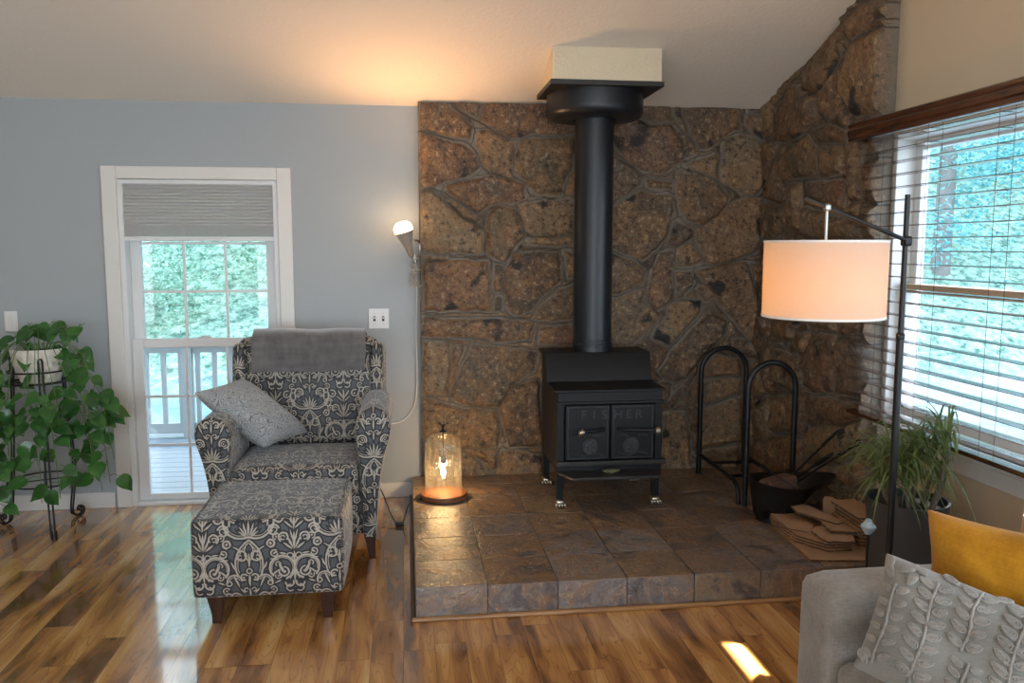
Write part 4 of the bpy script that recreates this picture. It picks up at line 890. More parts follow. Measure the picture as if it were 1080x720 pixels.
for p0, p1, lab, k, nm in tools:
    p0, p1 = Vector(p0), Vector(p1); d = (p1-p0).normalized()
    tl_ = thing(nm, lab, 'fire tool', p0)
    b = MB(); b.tube([p0, p1-d*.10], .006, 8); obj('shaft', b, MAT['iron'], tl_, smooth=80)
    b = MB(); b.tube([p1-d*.13, p1-d*.12, p1-d*.02, p1], [.006,.012 if k == 2 else .0095,.011 if k == 2 else .008,.006], 10); obj('grip', b, MAT['iron'], tl_, smooth=80)
    if k == 1:
        b = MB(); b.tube([p1 + d*(.018+.018*math.cos(a)) + Vector((0,0,.014*math.sin(a))) for a in [2*math.pi*i/14 for i in range(14)]], .004, 6, closed=True); obj('hanging_loop', b, MAT['iron'], tl_, smooth=80)
    if k == 0:
        b = MB(); b.tube([p1, p1+d*.01+Vector((.012,0,0)), p1+Vector((.03,0,.0))], .005, 6); obj('hook', b, MAT['iron'], tl_, smooth=80)

# ------------------------------------------------------------------ flattened cardboard
rg = random.Random(21)
def sheet(poly, z0, th, lab, mat=MAT['card'], grp=None, tilt=(0,0), wavy=.0):
    """torn sheet of corrugated board: top liner, bottom liner, zigzag flute between"""
    cx = sum(p[0] for p in poly)/len(poly); cy = sum(p[1] for p in poly)/len(poly); P = []
    for k in range(len(poly)):
        a, c = Vector((*poly[k],0)), Vector((*poly[(k+1)%len(poly)],0)); n = max(2, int((c-a).length/.012))
        for i in range(n):
            q = a.lerp(c, i/n); P.append((q.x + rg.uniform(-1,1)*wavy, q.y + rg.uniform(-1,1)*wavy))
    zz = lambda x, y: z0 + (x-cx)*tilt[0] + (y-cy)*tilt[1]
    b = MB(); l = [[(x, y, zz(x,y)) for x, y in P], [(x, y, zz(x,y)+th*.16) for x, y in P]]; b.loft(l)
    b.loft([[(x, y, zz(x,y)+th*.84) for x, y in P], [(x, y, zz(x,y)+th) for x, y in P]])
    q = [(cx+(x-cx)*.965, cy+(y-cy)*.965, zz(x,y)) for x, y in P]
    o = obj('cardboard_sheet', b, mat, smooth=0, loc=(cx, cy, z0)); bc = MB(); bc.loft([[(x+rg.uniform(-.003,.003), y+rg.uniform(-.003,.003), z+th*(.16+.17*k)) for x, y, z in q] for k in range(5)]); obj('corrugated_core', bc, MAT['core'], o, smooth=0); tag(o, lab, 'cardboard')
    return o
sheet([(1.865,3.96),(1.83,3.50),(2.20,3.44),(2.27,3.92)], HZ+.002, .010, 'wide bottom sheet of brown cardboard flat on the hearth by the sofa')
for k, nm in enumerate(('second', 'third', 'fourth')): sheet([(1.868-.004*k,4.01),(1.858+.006*k,3.72),(1.95+.003*k,3.575+.004*k),(2.08,3.57),(2.12,3.95)], HZ+.014+.0125*k, .0118, 'torn edged cardboard sheet in the left pile, %s from the bottom' % nm, wavy=.004)
sheet([(1.865,4.03),(1.862,3.80),(1.945,3.74),(2.02,3.84),(2.03,4.05)], HZ+.052, .008, 'orange brown cardboard flap at the left top of the pile', wavy=.003, tilt=(.0,.03))
sheet([(1.945,3.735),(1.95,3.58),(2.08,3.56),(2.13,3.70),(2.05,3.80)], HZ+.053, .014, 'torn cardboard piece at the front corner of the pile', wavy=.004)
sheet([(2.03,3.79),(2.01,3.66),(2.15,3.62),(2.17,3.76)], HZ+.069, .020, 'small cardboard block lying on the front corner piece', wavy=.004)
sheet([(1.97,4.06),(1.955,3.90),(2.08,3.72),(2.135,3.76),(2.06,4.00)], HZ+.094, .010, 'narrow folded cardboard strip across the top of the pile', wavy=.003, tilt=(-.05,.02))
for k in range(9):
    z = HZ+.014+k*.0165; e = rg.uniform(-.012,.012)
    o = sheet([(2.145+e,3.90),(2.135+e,3.62),(2.262,3.60),(2.268,3.90)], z, .0145, 'brown cardboard sheet in the neat stack beside the charcoal planter', wavy=.001); o['group'] = 'cardboard sheets stacked beside the planter'
cb = MB(); cb.loft([[(2.10+x, 4.02+y, HZ+z) for x, y in P_] for P_, z in (([(.04,-.04),(.11,-.09),(.115,-.084),(.045,-.034)], .06), ([(.04,-.03),(.115,-.085),(.12,-.078),(.046,-.022)], .125), ([(.05,-.025),(.085,-.05),(.09,-.044),(.056,-.019)], .15))])
tag(obj('cardboard_flap', cb, MAT['card'], smooth=0, loc=(2.14,4.0,HZ+.10)), 'upright orange cardboard flap behind the pile', 'cardboard')

# ------------------------------------------------------------------ glass cloche lamp
CL = (.200, 4.715)
cl = thing('table_lamp', 'glowing glass cloche lamp on a round wooden base on the hearth', 'lamp', (CL[0], CL[1], HZ))
b = MB(); b.lathe([(.120,.002),(.138,.006),(.138,.024),(.132,.032),(.01,.033)], (CL[0],CL[1],HZ), 48); obj('wooden_base', b, m_wood('reddish turned wood', (.09,.03,.012), (.22,.09,.04), (20,20,60), .3), cl)
b = MB(); pr = [(.106,.034),(.106,.29),(.104,.315),(.095,.342),(.075,.362),(.045,.376),(.022,.381),(.020,.388)]
b.lathe(pr, (CL[0],CL[1],HZ), 48, False); obj('glass_dome', b, MAT['dome'], cl, smooth=180)
b = MB(); b.tube([(CL[0],CL[1],HZ+.395),(CL[0],CL[1],HZ+.245)], .004, 8); b.lathe([(.006,.255),(.013,.252),(.015,.225),(.014,.205),(.006,.203)], (CL[0],CL[1],HZ), 20); obj('socket', b, MAT['bronze'], cl)
b = MB(); b.lathe([(.001,.386),(.020,.388),(.020,.394),(.006,.398),(.005,.43),(.001,.432)], (CL[0],CL[1],HZ), 20)
for k in range(5):
    a = 2*math.pi*k/5; b.tube(bez((CL[0],CL[1],HZ+.41),(CL[0]+.018*math.cos(a),CL[1]+.018*math.sin(a),HZ+.445),(CL[0]+.032*math.cos(a),CL[1]+.032*math.sin(a),HZ+.435),6), .003, 6)
obj('finial', b, MAT['bronze'], cl, smooth=80)
b = MB(); b.lathe([(.009,.203),(.012,.19),(.022,.165),(.027,.14),(.022,.115),(.010,.104),(.001,.102)], (CL[0],CL[1],HZ), 24, False); bl = obj('bulb', b, m_glass('clear bulb glass', (1,.97,.9), .6), cl, smooth=180)
b = MB(); b.ball((CL[0],CL[1],HZ+.148), .014, 12, (1,1,1.5)); obj('filament', b, m_emit('lit filament', (1,.72,.36), 130), bl)
cd = thing('power_cord', 'black lamp cord with an inline switch running off the hearth', 'power cord', (CL[0]-.15, CL[1], HZ))
b = MB(); b.tube(catmull([(CL[0]-.136,CL[1]-.03,HZ+.006),(CL[0]-.18,CL[1]-.04,HZ+.006),(.02,4.66,HZ+.005),(-.005,4.655,.12),(-.02,4.66,.07),(-.035,4.67,.02)], 6), .004, 7); obj('cord', b, MAT['black'], cd, smooth=80)
b = MB(); b.soft((-.055,4.675,.013), (.05,.022,.024), .008, n=6); obj('inline_switch', b, MAT['black'], cd)
b = MB(); b.tube(catmull([(-.075,4.68,.012),(-.11,4.78,.05),(-.15,4.95,.10),(-.20,5.10,.15),(-.24,5.22,.17)], 6), .004, 7); obj('cord', b, MAT['black'], cd, smooth=80)

# ------------------------------------------------------------------ uplight on the stone edge, star garland and pale cord
SX, SY = .030, 5.10
ul = thing('wall_uplight', 'small lit uplight with a cone shade clipped beside the stone edge', 'lamp', (.05, D, 1.56))
d = Vector((-.048, -.03, .165)).normalized(); p0 = Vector((.035, 5.115, 1.535)) + Vector((0,-.03,0)); u = d.orthogonal().normalized(); w_ = d.cross(u)
def disc(t_, r): return [tuple(p0 + d*t_ + (u*math.cos(2*math.pi*k/28)+w_*math.sin(2*math.pi*k/28))*r) for k in range(28)]
b = MB(); b.loft([disc(t_, r) for t_, r in ((0,.012),(.003,.018),(.06,.026),(.12,.045),(.155,.058),(.153,.055),(.118,.042),(.06,.022),(.02,.012))]); obj('cone_shade', b, simple('brushed pale metal', (.55,.47,.40), .35, .5), ul, smooth=60)
b = MB(); b.loft([disc(t_, r) for t_, r in ((.055,.012),(.075,.020),(.10,.030),(.13,.044),(.155,.054),(.175,.056),(.195,.048),(.208,.030),(.213,.004))]); obj('bulb', b, m_emit('lit reflector bulb', (1,.62,.30), 16), ul, smooth=80)
b = MB(); b.tube(catmull([p0+d*.10+Vector((.045,0,0)), (.082,5.14,1.62), (.086,5.15,1.56), (.070,5.17,1.50), (.055,5.20,1.49), (.055,D,1.49)], 5), .006, 8); b.tube([tuple(p0+d*.012), (.055,5.16,1.50)], .006, 8); obj('bracket', b, MAT['steel'], ul, smooth=80)
ULB = p0 + d*.225 + Vector((0,-.05,.01))
gs = thing('star_garland', 'silver star garland hanging below the uplight at the stone edge', 'ornament', (.06, 5.13, 1.50))
def star(c, r, rot, y, n=5):
    pts = [(c[0]+(r if k % 2 == 0 else r*.42)*math.sin(rot+k*math.pi/n), c[1]+(r if k % 2 == 0 else r*.42)*math.cos(rot+k*math.pi/n)) for k in range(2*n)]
    b = MB(); m = len(pts); b.add([(x, y, z) for x, z in pts] + [(c[0], y-.007, c[1]), (c[0], y+.007, c[1])], [(k, (k+1)%m, m) for k in range(m)] + [((k+1)%m, k, m+1) for k in range(m)]); return b
for c, r, rot in (((.062,1.515),.030,.2),((.052,1.475),.022,.9),((.075,1.455),.024,.5),((.060,1.425),.026,.0),((.045,1.395),.020,.6),((.068,1.372),.022,.3)): obj('star', star((c[0]-.012, c[1]), r*1.15, rot, 5.09), MAT['silver'], gs, smooth=0)
b = MB(); b.tube(catmull([(.06,5.135,1.53),(.064,5.134,1.47),(.058,5.134,1.42),(.062,5.134,1.36)], 4), .0018, 6)
for k in range(9): b.ball((.028+.0085*k, 5.125, 1.352+.004*math.sin(k*1.7)), .0055, 8)
obj('wire_and_beads', b, MAT['nickel'], gs, smooth=80)
wc = MB(); wc.tube(catmull([(.063,5.236,1.50),(.066,5.232,1.30),(.060,5.232,1.05),(.062,5.230,.80),(.055,5.232,.66),(.035,5.238,.575),(-.02,5.240,.505),(-.09,5.240,.480),(-.20,5.240,.478),(-.32,5.238,.45)], 8), .0042, 7)
tag(obj('lamp_cord', wc, MAT['white'], smooth=80, loc=(.06,5.236,1.0)), 'thin pale cord running down the stone edge behind the armchair', 'power cord')
# ------------------------------------------------------------------ wooden blind on the right window
XBf, XBb = 2.206, 2.269
yb0, yb1 = 1.93, 3.925
vb = thing('window_blind', 'dark wood slat blind with valance over the wide right window', 'window blind', (2.26, 2.9, .75))
b = MB(); b.prism([(2.165,2.100),(2.165,2.120),(2.158,2.128),(2.158,2.150),(2.166,2.160),(2.160,2.172),(2.160,2.178),(2.172,2.186),(2.182,2.186),(2.182,2.100)], yb0-.03, yb1+.015, 1)
b.box(2.182, 2.352, yb1+.003, yb1+.015, 2.100, 2.186)
obj('valance', b, MAT['walnut'], vb, smooth=30)
b = MB(); b.box(2.205, 2.262, yb0, yb1-.01, 2.115, 2.160); obj('head_rail', b, MAT['vinyl'], vb, bevel=.003)
zsl = [1.57 + .0578*k for k in range(-13, 10)]
for z in zsl:
    b = MB(); s_ = []
    for k in range(7):
        q = k/6; s_.append((XBf+(XBb-XBf)*q, z + .0022*(1-(2*q-1)**2)))
    poly = s_ + [(x, zz-.0028) for x, zz in s_[::-1]]
    b.prism(poly, yb0, yb1-.006, 1); obj('slat', b, MAT['slat'], vb, smooth=30)
b = MB(); b.box(XBf-.002, XBb+.002, yb0, yb1-.004, .757, .776); obj('bottom_rail', b, MAT['walnut'], vb, bevel=.004)
b = MB()
for y in (3.80, 3.36, 2.93, 2.50, 2.07):
    for x in (XBf-.001, XBb+.001): b.tube([(x, y, 2.12), (x, y, .77)], .0011, 5)
    for z in zsl: b.tube([(XBf, y, z-.002), (XBb, y, z-.002)], .0008, 4)
obj('ladder_cords', b, simple('dark cord', (.05,.04,.035), .8), vb, smooth=180)

# ------------------------------------------------------------------ floor lamp
LY = 2.80; LX = 1.772
lp = thing('floor_lamp', 'black floor lamp with a lit white drum shade behind the sofa arm', 'floor lamp', (LX, LY, 0))
b = MB(); b.lathe([(.135,0),(.140,.004),(.140,.016),(.132,.022),(.02,.024)], (LX,LY,0), 40); obj('base', b, MAT['bronze'], lp)
b = MB(); b.tube([(LX,LY,.02),(LX,LY,1.772)], .0095, 14); pl = obj('pole', b, MAT['bronze'], lp, smooth=60)
b = MB(); b.tube([(LX,LY,.02),(LX,LY,1.262)], .0135, 14); b.lathe([(.0135,1.255),(.015,1.258),(.015,1.275),(.0095,1.280)], (LX,LY,0), 20); obj('sleeve', b, MAT['bronze'], pl, smooth=60)
JZ = 1.608; ex, ez = LX-.395, 1.757
b = MB(); b.tube([(LX+.012,LY-.014,JZ-.005),(LX,LY-.016,JZ),(ex,LY-.016,ez)], .0075, 12); ar = obj('arm', b, MAT['bronze'], lp, smooth=60)
b = MB(); b.soft((LX,LY-.006,JZ), (.030,.036,.036), .008, n=6); obj('joint', b, MAT['bronze'], ar)
SXc = 1.462; sh0, sh1, sr = 1.345, 1.606, .207
hz_ = JZ + (ez-JZ)*(LX-SXc)/(LX-ex)
b = MB(); b.tube([(SXc,LY-.016,hz_+.003),(SXc,LY-.016,sh1-.10)], .0055, 10); b.soft((SXc,LY-.016,hz_), (.022,.024,.026), .006, n=5); obj('hanging_rod', b, MAT['steel'], lp, smooth=60)
SC_ = (SXc, LY-.016)
t_ = NT('white linen shade'); cc = t_.mix(t_.noise(t_.vm('MULTIPLY', t_.co(), (60,60,900)), 1, 2), (.60,.56,.50), (.66,.62,.56))
bs = t_.n('ShaderNodeBsdfDiffuse'); t_.set(bs.inputs[0], cc); tl = t_.n('ShaderNodeBsdfTranslucent'); t_.set(tl.inputs[0], t_.mix(1, cc, (1,.74,.44), 'MULTIPLY')); mx = t_.n('ShaderNodeMixShader'); mx.inputs[0].default_value = .45
t_.t.links.new(bs.outputs[0], mx.inputs[1]); t_.t.links.new(tl.outputs[0], mx.inputs[2]); t_.t.links.new(mx.outputs[0], t_.out.inputs[0])
b = MB(); b.lathe([(sr,sh0),(sr,sh1)], (*SC_,0), 64, False); sd = obj('lamp_shade', b, t_.m, lp, smooth=180)
tape = simple('white binding tape', (.75,.72,.68), .7)
for z in (sh0, sh1):
    b = MB(); b.lathe([(sr-.002,z-.004),(sr+.0015,z-.004),(sr+.0015,z+.004),(sr-.002,z+.004),(sr-.002,z-.004)], (*SC_,0), 64, False); obj('shade_trim', b, tape, sd, smooth=40)
b = MB()
for k in range(3):
    a = 2*math.pi*k/3+.5; b.tube([(SC_[0], SC_[1], sh1-.02), (SC_[0]+sr*math.cos(a), SC_[1]+sr*math.sin(a), sh1-.006)], .002, 6)
b.lathe([(.012,sh1-.03),(.016,sh1-.028),(.016,sh1-.012),(.012,sh1-.01)], (*SC_,0), 16)
obj('spider', b, MAT['steel'], sd, smooth=60)
b = MB(); b.lathe([(.010,sh1-.045),(.017,sh1-.05),(.017,sh1-.10),(.012,sh1-.105)], (*SC_,0), 20); so = obj('socket', b, MAT['bronze'], lp)
BZ = sh1-.145
b = MB(); b.ball((*SC_, BZ), .029, 18, (1,1,1.15)); obj('bulb', b, m_emit('lit warm bulb', (1,.62,.28), 20), so, smooth=180)

# ------------------------------------------------------------------ planter with arching grass-like plant
PLc = (2.065, 3.155); pz = .545
pp_ = thing('potted_ponytail_palm', 'long leaved grassy plant in a charcoal planter under the window', 'plant', (*PLc, 0))
b = MB(); b.lathe([(.112,0),(.118,.006),(.161,pz-.02),(.164,pz),(.154,pz),(.150,pz-.05),(.01,pz-.05)], (*PLc,0), 40); obj('planter', b, MAT['planter'], pp_)
b = MB(); b.lathe([(.150,pz-.045),(.148,pz-.032),(.06,pz-.026),(.005,pz-.024)], (*PLc,0), 24); obj('soil', b, MAT['soil'], pp_)
rg = random.Random(4)
stems = [(-.09,-.07,.13,-.03),(.04,-.10,.20,.06),(-.07,.02,.12,.0),( .0,-.03,.16,.02),(.07,.0,.17,.05),(-.03,-.06,.05,-.02),(.03,.05,.09,.0),(.08,-.05,.04,.05),(-.08,-.03,.03,-.06)]
b = MB(); fol = MB()
for sx, sy, hh, ln in stems:
    p0 = Vector((PLc[0]+sx, PLc[1]+sy, pz-.03)); p1 = p0 + Vector((ln, 0, .09+hh)); b.tube([p0, p0.lerp(p1,.5)+Vector((ln*.2,0,0)), p1], [.011,.008,.006], 8)
    for k in range(40):
        a = rg.uniform(0, 2*math.pi); L = rg.uniform(.26,.50); out = Vector((math.cos(a), math.sin(a), 0)); start = p0.lerp(p1, rg.uniform(.55,1))
        hgt = rg.uniform(.07,.26); drop = rg.uniform(.04,.24)
        reach = L*rg.uniform(.42,.75)
        if out.x > 0: reach = min(reach, max(.05, (2.13-start.x)/max(.15, out.x)))
        q1 = start + out*reach*.35 + Vector((0,0,hgt)); q2 = start + out*reach + Vector((0,0,hgt-drop))
        P = bez(start, q1, q2, 9); sd_ = Vector((-out.y, out.x, 0)); vs = []
        for i, p in enumerate(P):
            w = .0050*(1-(i/9)**2.2)+.0005; vs += [tuple(p - sd_*w + Vector((0,0,w*.5))), tuple(p), tuple(p + sd_*w + Vector((0,0,w*.5)))]
        fol.add(vs, [(i*3+j, i*3+3+j, i*3+4+j, i*3+1+j) for i in range(9) for j in range(2)])
obj('trunk', b, simple('grey brown plant stem', (.16,.12,.085), .8, 0, 60, .3), pp_, smooth=80)
obj('leaves', fol, m_translucent('narrow green leaf', (.17,.235,.085), .4, 9, .5, 1), pp_, smooth=180)

# faceted glass ornament standing beside the planter
go = thing('glass_ornament', 'small pale blue glass ornament peeking over the sofa arm before the planter', 'ornament', (1.775, 2.95, 0))
b = MB(); b.lathe([(.045,0),(.045,.008),(.006,.014),(.005,.475)], (1.775,2.95,0), 16); obj('stand', b, MAT['bronze'], go)
b = MB(); b.lathe([(.002,0),(.012,.004),(.028,.028),(.030,.036),(.016,.052),(.012,.056),(.014,.060),(.001,.066)], (1.775,2.95,.472), 8)
t_ = NT('pale blue glass'); t_.pbr((.55,.78,.95), .05, 0, None, 1.0, Transmission_Weight=.35); obj('glass_head', b, t_.m, go, smooth=0)

# ------------------------------------------------------------------ sofa
so = thing('sofa', 'oatmeal woven sofa with a square arm at the lower right', 'sofa', (1.65, 1.4, 0))
b = MB(); b.soft((1.63,2.155,.35), (.98,.205,.59), .045, (.006,.006,.006), n=12); obj('arm', b, MAT['sofa'], so, smooth=70)
b = MB(); b.soft((1.64,1.33,.20), (.92,1.45,.25), .03, n=8); obj('base', b, MAT['sofa'], so, smooth=70)
b = MB(); b.soft((1.99,1.39,.46), (.22,1.72,.62), .06, n=10); obj('back', b, MAT['sofa'], so, smooth=70)
b = MB(); b.soft((1.51,1.68,.395), (.74,.73,.165), .05, (.01,.0,.012), n=12); obj('seat_cushion', b, MAT['sofa'], so, smooth=70)
b = MB(); b.soft((1.51,.94,.395), (.74,.73,.165), .05, (.01,.0,.012), n=12); obj('seat_cushion', b, MAT['sofa'], so, smooth=70)
for x, y in ((1.22,2.17),(2.05,2.17),(1.22,.68),(2.05,.68)):
    b = MB(); b.loft([[(x-a,y-a,z),(x+a,y-a,z),(x+a,y+a,z),(x-a,y+a,z)] for z, a in ((0,.018),(.085,.028))]); obj('foot', b, MAT['leg'], so)
o, _, _ = pillow('cushion', [(1.80,2.19,.815),(1.80,1.62,.85),(1.74,1.62,.52),(1.76,2.13,.66)], .14, MAT['peach'], seed=9)
tag(o, 'peach cushion at the right edge behind the mustard pillow', 'cushion')
o, _, _ = pillow('cushion', [(1.455,2.14,.855),(1.70,1.72,.885),(1.63,1.62,.50),(1.37,2.00,.53)], .15, MAT['mustard'], seed=5, pinch=.09, jit=.012)
tag(o, 'plain mustard yellow velvet pillow propped behind the embroidered one', 'cushion')
GP = [(1.262,2.02,.780),(1.60,1.60,.700),(1.42,1.44,.44),(1.085,1.86,.545)]
o, ptf, nrm = pillow('cushion', GP, .15, MAT['greycloth'], seed=2, pinch=.05, jit=.007)
tag(o, 'taupe pillow embroidered with leafy sprigs leaning on the sofa arm', 'cushion')
# stitched sprigs: raised loops following the pillow face
sg = 1 if nrm.dot(Vector((-1,-1,.5))) > 0 else -1
em = MB()
def onp(u, v, lift=.0025): 
    p = ptf(min(.985,max(.015,u)), min(.985,max(.015,v)), sg); return p + nrm*sg*lift
def stitch(c, a, L, W, turns=2):
    for q in (1.0, .66, .32):
        pts = []
        for k in range(14):
            th = 2*math.pi*k/14 + .1*math.sin(7*k); lx = L*.5*q*math.cos(th); ly = W*.5*q*math.sin(th)*(1-.35*math.cos(th))
            pts.append(onp(c[0]+lx*math.cos(a)-ly*math.sin(a), c[1]+(lx*math.sin(a)+ly*math.cos(a))*1.45))
        em.tube(pts, .0034, 6, closed=True)
rg = random.Random(8)
def sprig(u, v0, v1, lean, n, L):
    P = [(u+lean*t+.006*math.sin(t*9+u*40), v0+(v1-v0)*t) for t in [i/10 for i in range(11)]]
    em.tube([onp(*p) for p in P], .0042, 6)
    for k in range(n):
        t = (k+.4)/n; cu, cv = u+lean*t, v0+(v1-v0)*t
        for s in (-1, 1):
            a = math.atan2((v1-v0), lean*1.0)
            dirx = s*.042; stitch((cu+dirx, cv-.022*math.copysign(1, v1-v0)*-1), math.atan2(.5*(1 if v1 > v0 else -1), s), L*rg.uniform(1.05,1.25), L*rg.uniform(.48,.58))
sprig(.10,.93,.30,.0,6,.05); sprig(.27,.95,.16,.01,8,.062); sprig(.44,.60,.08,.02,5,.062); sprig(.47,.97,.66,.0,4,.045); sprig(.63,.95,.10,.02,9,.066); sprig(.80,.55,.06,.0,5,.062); sprig(.82,.96,.62,.0,4,.055); sprig(.95,.9,.2,.0,7,.055)
for c, a in (((.14,.14),2.4),((.20,.10),.8),((.05,.12),1.6),((.06,.20),1.2),((.17,.22),1.9),((.33,.07),.6),((.55,.07),2.6),((.05,.9),.9)): stitch(c, a, .075, .035)
e_ = obj('embroidery', em, MAT['emb'], None, smooth=180); e_.parent = o
# ------------------------------------------------------------------ outside: deck, railing, ground, trees
t_ = NT('weathered pale deck boards'); q = t_.sep(t_.co()); f = t_.noise(t_.vm('MULTIPLY', t_.co(), (2,30,30)), 1, 4)
t_.pbr(t_.mix(f, (.11,.14,.16), (.19,.225,.25)), .55); deckm = t_.m
b = MB(); y = D+.18
while y < 7.9: b.box(-6, 2.2, y, y+.136, -.14, -.10); y += .143
struct(obj('deck_floor', b, deckm, smooth=0))
rl = thing('deck_railing', 'grey painted deck railing with balusters outside the tall window', 'railing', (-2, 7.62, -.10))
railm = simple('painted deck rail', (.32,.34,.33), .6)
b = MB(); b.box(-6, 2.2, 7.56, 7.70, .74, .78); b.box(-6, 2.2, 7.60, 7.645, .66, .74); obj('top_rail', b, railm, rl)
b = MB(); b.box(-6, 2.2, 7.60, 7.645, -.06, .03); obj('bottom_rail', b, railm, rl)
x = -5.9; k = 0
while x < 2.1:
    if abs(x+1.87) > .0:
        b = MB(); b.box(x-.020, x+.020, 7.605, 7.64, .03, .66); obj('baluster', b, railm, rl, smooth=0)
    x += .145
for x in (-4.3, -1.93, .4):
    b = MB(); b.box(x-.045, x+.045, 7.585, 7.675, -.10, .74); obj('post', b, railm, rl, smooth=0)
# ground rising into a wooded slope
def gz(x, y):
    d = max(0, max((y-9.5), (x-13.5)*.9)); return -.75 + min(9, (d*.62)) + .25*mnoise.noise(Vector((x*.3, y*.3, 0)))
n = 70; vs = []; X_ = [-22+62*i/n for i in range(n+1)]; Y_ = [-8+48*j/n for j in range(n+1)]
for xx in X_:
    for yy in Y_: vs.append((xx, yy, gz(xx, yy)))
fs = [(i*(n+1)+j, (i+1)*(n+1)+j, (i+1)*(n+1)+j+1, i*(n+1)+j+1) for i in range(n) for j in range(n) if not (X_[i+1] > -4 and X_[i] < 2.6 and Y_[j] < 5.0)]
t_ = NT('wooded ground'); o_ = t_.co(); s_ = t_.sep(o_); z_ = s_[2]
f = t_.noise(o_, 7, 8, .85); g = t_.noise(t_.vm('MULTIPLY', o_, (.25,.9,1)), 1.1, 5, .65)
near = t_.mix(t_.mr(g, .35, .65), (.16,.27,.34), (.40,.52,.58))
c = t_.mix(t_.mr(z_, -.5, .1), near, t_.mix(t_.mr(f, .40, .60), (.03,.10,.07), (.40,.58,.47)))
t_.pbr(c, .95); b = MB(); b.add(vs, fs); struct(obj('ground', b, t_.m, smooth=180))
def leafmat(name, a, c, tr):
    t = NT(name); col = t.mix(t.white(t.vm('SNAP', t.co(), (.06,.06,.06))), a, c)
    d = t.n('ShaderNodeBsdfDiffuse'); t.set(d.inputs[0], col); tl = t.n('ShaderNodeBsdfTranslucent'); t.set(tl.inputs[0], t.mix(.5, col, tr)); mx = t.n('ShaderNodeMixShader'); mx.inputs[0].default_value = .4
    t.t.links.new(d.outputs[0], mx.inputs[1]); t.t.links.new(tl.outputs[0], mx.inputs[2]); t.t.links.new(mx.outputs[0], t.out.inputs[0]); return t.m
L1 = leafmat('fresh green leaves', (.04,.15,.09), (.50,.70,.58), (.55,.8,.66)); L2 = leafmat('turquoise cast foliage', (.03,.17,.20), (.34,.66,.66), (.3,.75,.76))  # right-window leaves carry the outdoor light's turquoise cast in their colour
bark = simple('grey bark', (.22,.20,.185), .9, 0, 6, .4)
def crown(seed, H, Rr, nl, conic, size):
    rg = random.Random(seed); b = MB()
    cl = []
    for k in range(70):
        z = rg.uniform(.08, 1); r = Rr*((1-z)*.95+.08 if conic else math.sqrt(max(.05, 1-(2*z-1.0)**2))*.9); a = rg.uniform(0, 6.283); q = math.sqrt(rg.random())
        cl.append((q*r*math.cos(a), q*r*math.sin(a), z*H, rg.uniform(.25,.6)*Rr*.5))
    for k in range(nl):
        c = rg.choice(cl); p = Vector((c[0]+rg.gauss(0,c[3]), c[1]+rg.gauss(0,c[3]), max(.1, c[2]+rg.gauss(0,c[3]*.7))))
        u = Vector((rg.gauss(0,1), rg.gauss(0,1), rg.gauss(0,.6))).normalized(); v = u.orthogonal().normalized(); s = size*rg.uniform(.6,1.5)
        b.add([p-u*s, p+v*s*.55, p+u*s, p-v*s*.55], [(0,1,2,3)])
    return b
def tree(nm, seed, H, Rr, conic, mat, lab, grp, x, y, nl=13000, size=.034):
    z = gz(x, y); t = thing(nm, lab, 'tree', (x, y, z), grp)
    b = crown(seed, H, Rr, nl, conic, size); b.v = [(p[0]+x, p[1]+y, p[2]+z) for p in b.v]; obj('foliage', b, mat, t, smooth=0)
    b = MB(); b.tube([(x, y, z-.2), (x+.05, y, z+H*.4), (x, y, z+H*.93)], [.15, .12, .03], 9); obj('trunk', b, bark, t, smooth=80); return t
ga, gb = 'leafy trees beyond the deck', 'blue green trees outside the right window'
la, lb = 'sunlit green tree beyond the deck railing seen through the tall window', 'blue green tree seen through the slats of the right window'
A = [tree('leafy_tree', s, 5.5, 1.5, False, L1, la, ga, x, y) for s, x, y in ((1,-3.6,11.2),(2,-1.6,12.2))]
B = [tree('turquoise_cast_tree', s, 7.0, 1.9, True, L2, lb, gb, x, y, 13000, .045) for s, x, y in ((5,8.6,12.6),(6,12.2,14.6))]
for k, (x, y) in enumerate(((-5.8,12.6),(.6,11.2),(-2.6,14.6),(-5.0,15.8),(-.4,15.2),(2.6,13.6),(-8.0,14.4),(-2.9,18.0))): dup(A[k % 2], (x, y, gz(x, y)), la, ga)
for k, (x, y) in enumerate(((5.2,14.6),(11.4,10.6),(15.2,12.0),(8.4,17.0),(13.0,18.4),(17.0,16.4),(17.8,9.6),(5.0,19.0),(20.0,13))): dup(B[k % 2], (x, y, gz(x, y)), lb, gb)

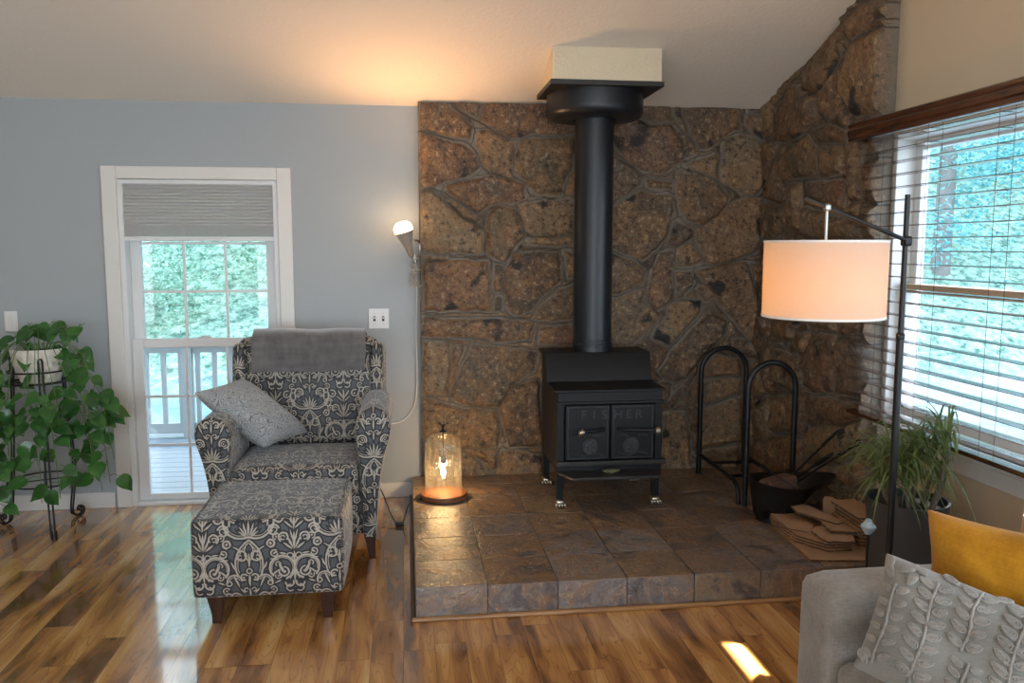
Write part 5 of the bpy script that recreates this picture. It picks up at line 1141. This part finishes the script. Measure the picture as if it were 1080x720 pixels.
# ------------------------------------------------------------------ light
wd = bpy.data.worlds.new('World'); bpy.context.scene.world = wd; wd.use_nodes = True
nt = NT(tree=wd.node_tree); wd.node_tree.nodes.clear()
ou = nt.n('ShaderNodeOutputWorld'); bg = nt.n('ShaderNodeBackground'); z_ = nt.sep(nt.co('Generated'))[2]
nt.set(bg.inputs[0], nt.ramp(nt.mr(z_, -.1, 1), [(0,(.80,.88,.95)),(.25,(.74,.86,1.0)),(1,(.52,.72,1.0))])); bg.inputs[1].default_value = SKY
nt.t.links.new(bg.outputs[0], ou.inputs[0])
def light(kind, name, loc, energy, col, **kw):
    l = bpy.data.lights.new(name, kind); l.energy = energy; l.color = col
    for k, v in kw.items(): setattr(l, k, v)
    o = bpy.data.objects.new(name, l); COL.objects.link(o); o.location = loc; return o
sun = light('SUN', 'sunlight', (0,0,12), SUN, (1,.93,.82), angle=R(.6))
sun.rotation_euler = (-Vector((1.22,.85,2.05))).to_track_quat('-Z', 'Y').to_euler()
s1 = light('SPOT', 'uplight_beam', tuple(ULB), UPL, (1,.52,.22), spot_size=R(150), spot_blend=1, shadow_soft_size=.04); s1.rotation_euler = (d_up := (Vector((.10,-.62,.8)).normalized())).to_track_quat('-Z', 'Y').to_euler()
light('POINT', 'cloche_light', (CL[0], CL[1], HZ+.148), CLO, (1,.64,.30), shadow_soft_size=.02)
light('POINT', 'shade_light', (SC_[0], SC_[1], BZ-.01), SHL, (1,.42,.10), shadow_soft_size=.035)

# narrow area lamp added outside the side opening, standing in for a sunbeam
tgt = Vector((1.285, 2.84, 0)); src = Vector((2.785, .89, 2.40)); dr = (tgt-src).normalized()
ay = (Vector((0,1,0)) - dr*dr.y).normalized(); bx = ay.cross(-dr)
sl = light('AREA', 'sunbeam_standin', src, SFT, (1,.88,.68), shape='RECTANGLE', size=.034, size_y=.36, spread=R(1))
sl.rotation_euler = Matrix((bx, ay, -dr)).transposed().to_euler()
# ------------------------------------------------------------------ camera
cam = bpy.data.cameras.new('Camera'); cam.sensor_width = 36; cam.lens = 880/1080*36; cam.clip_start = .05; cam.clip_end = 200
co = bpy.data.objects.new('Camera', cam); COL.objects.link(co); co.location = (0, 0, 1.585)
co.rotation_euler = (R(90-6.43), R(-.03), R(-7.24))
sc = bpy.context.scene; sc.camera = co
sc.view_settings.view_transform = 'Standard'; sc.view_settings.look = 'None'; sc.view_settings.gamma = 1; sc.view_settings.use_curve_mapping = False; sc.view_settings.exposure = EXPO
sc.cycles.use_denoising = True; sc.cycles.max_bounces = 10; sc.cycles.diffuse_bounces = 5; sc.cycles.glossy_bounces = 4; sc.cycles.transparent_max_bounces = 16; sc.cycles.transmission_bounces = 6
sc.cycles.sample_clamp_indirect = 6; sc.cycles.caustics_reflective = False; sc.cycles.caustics_refractive = False
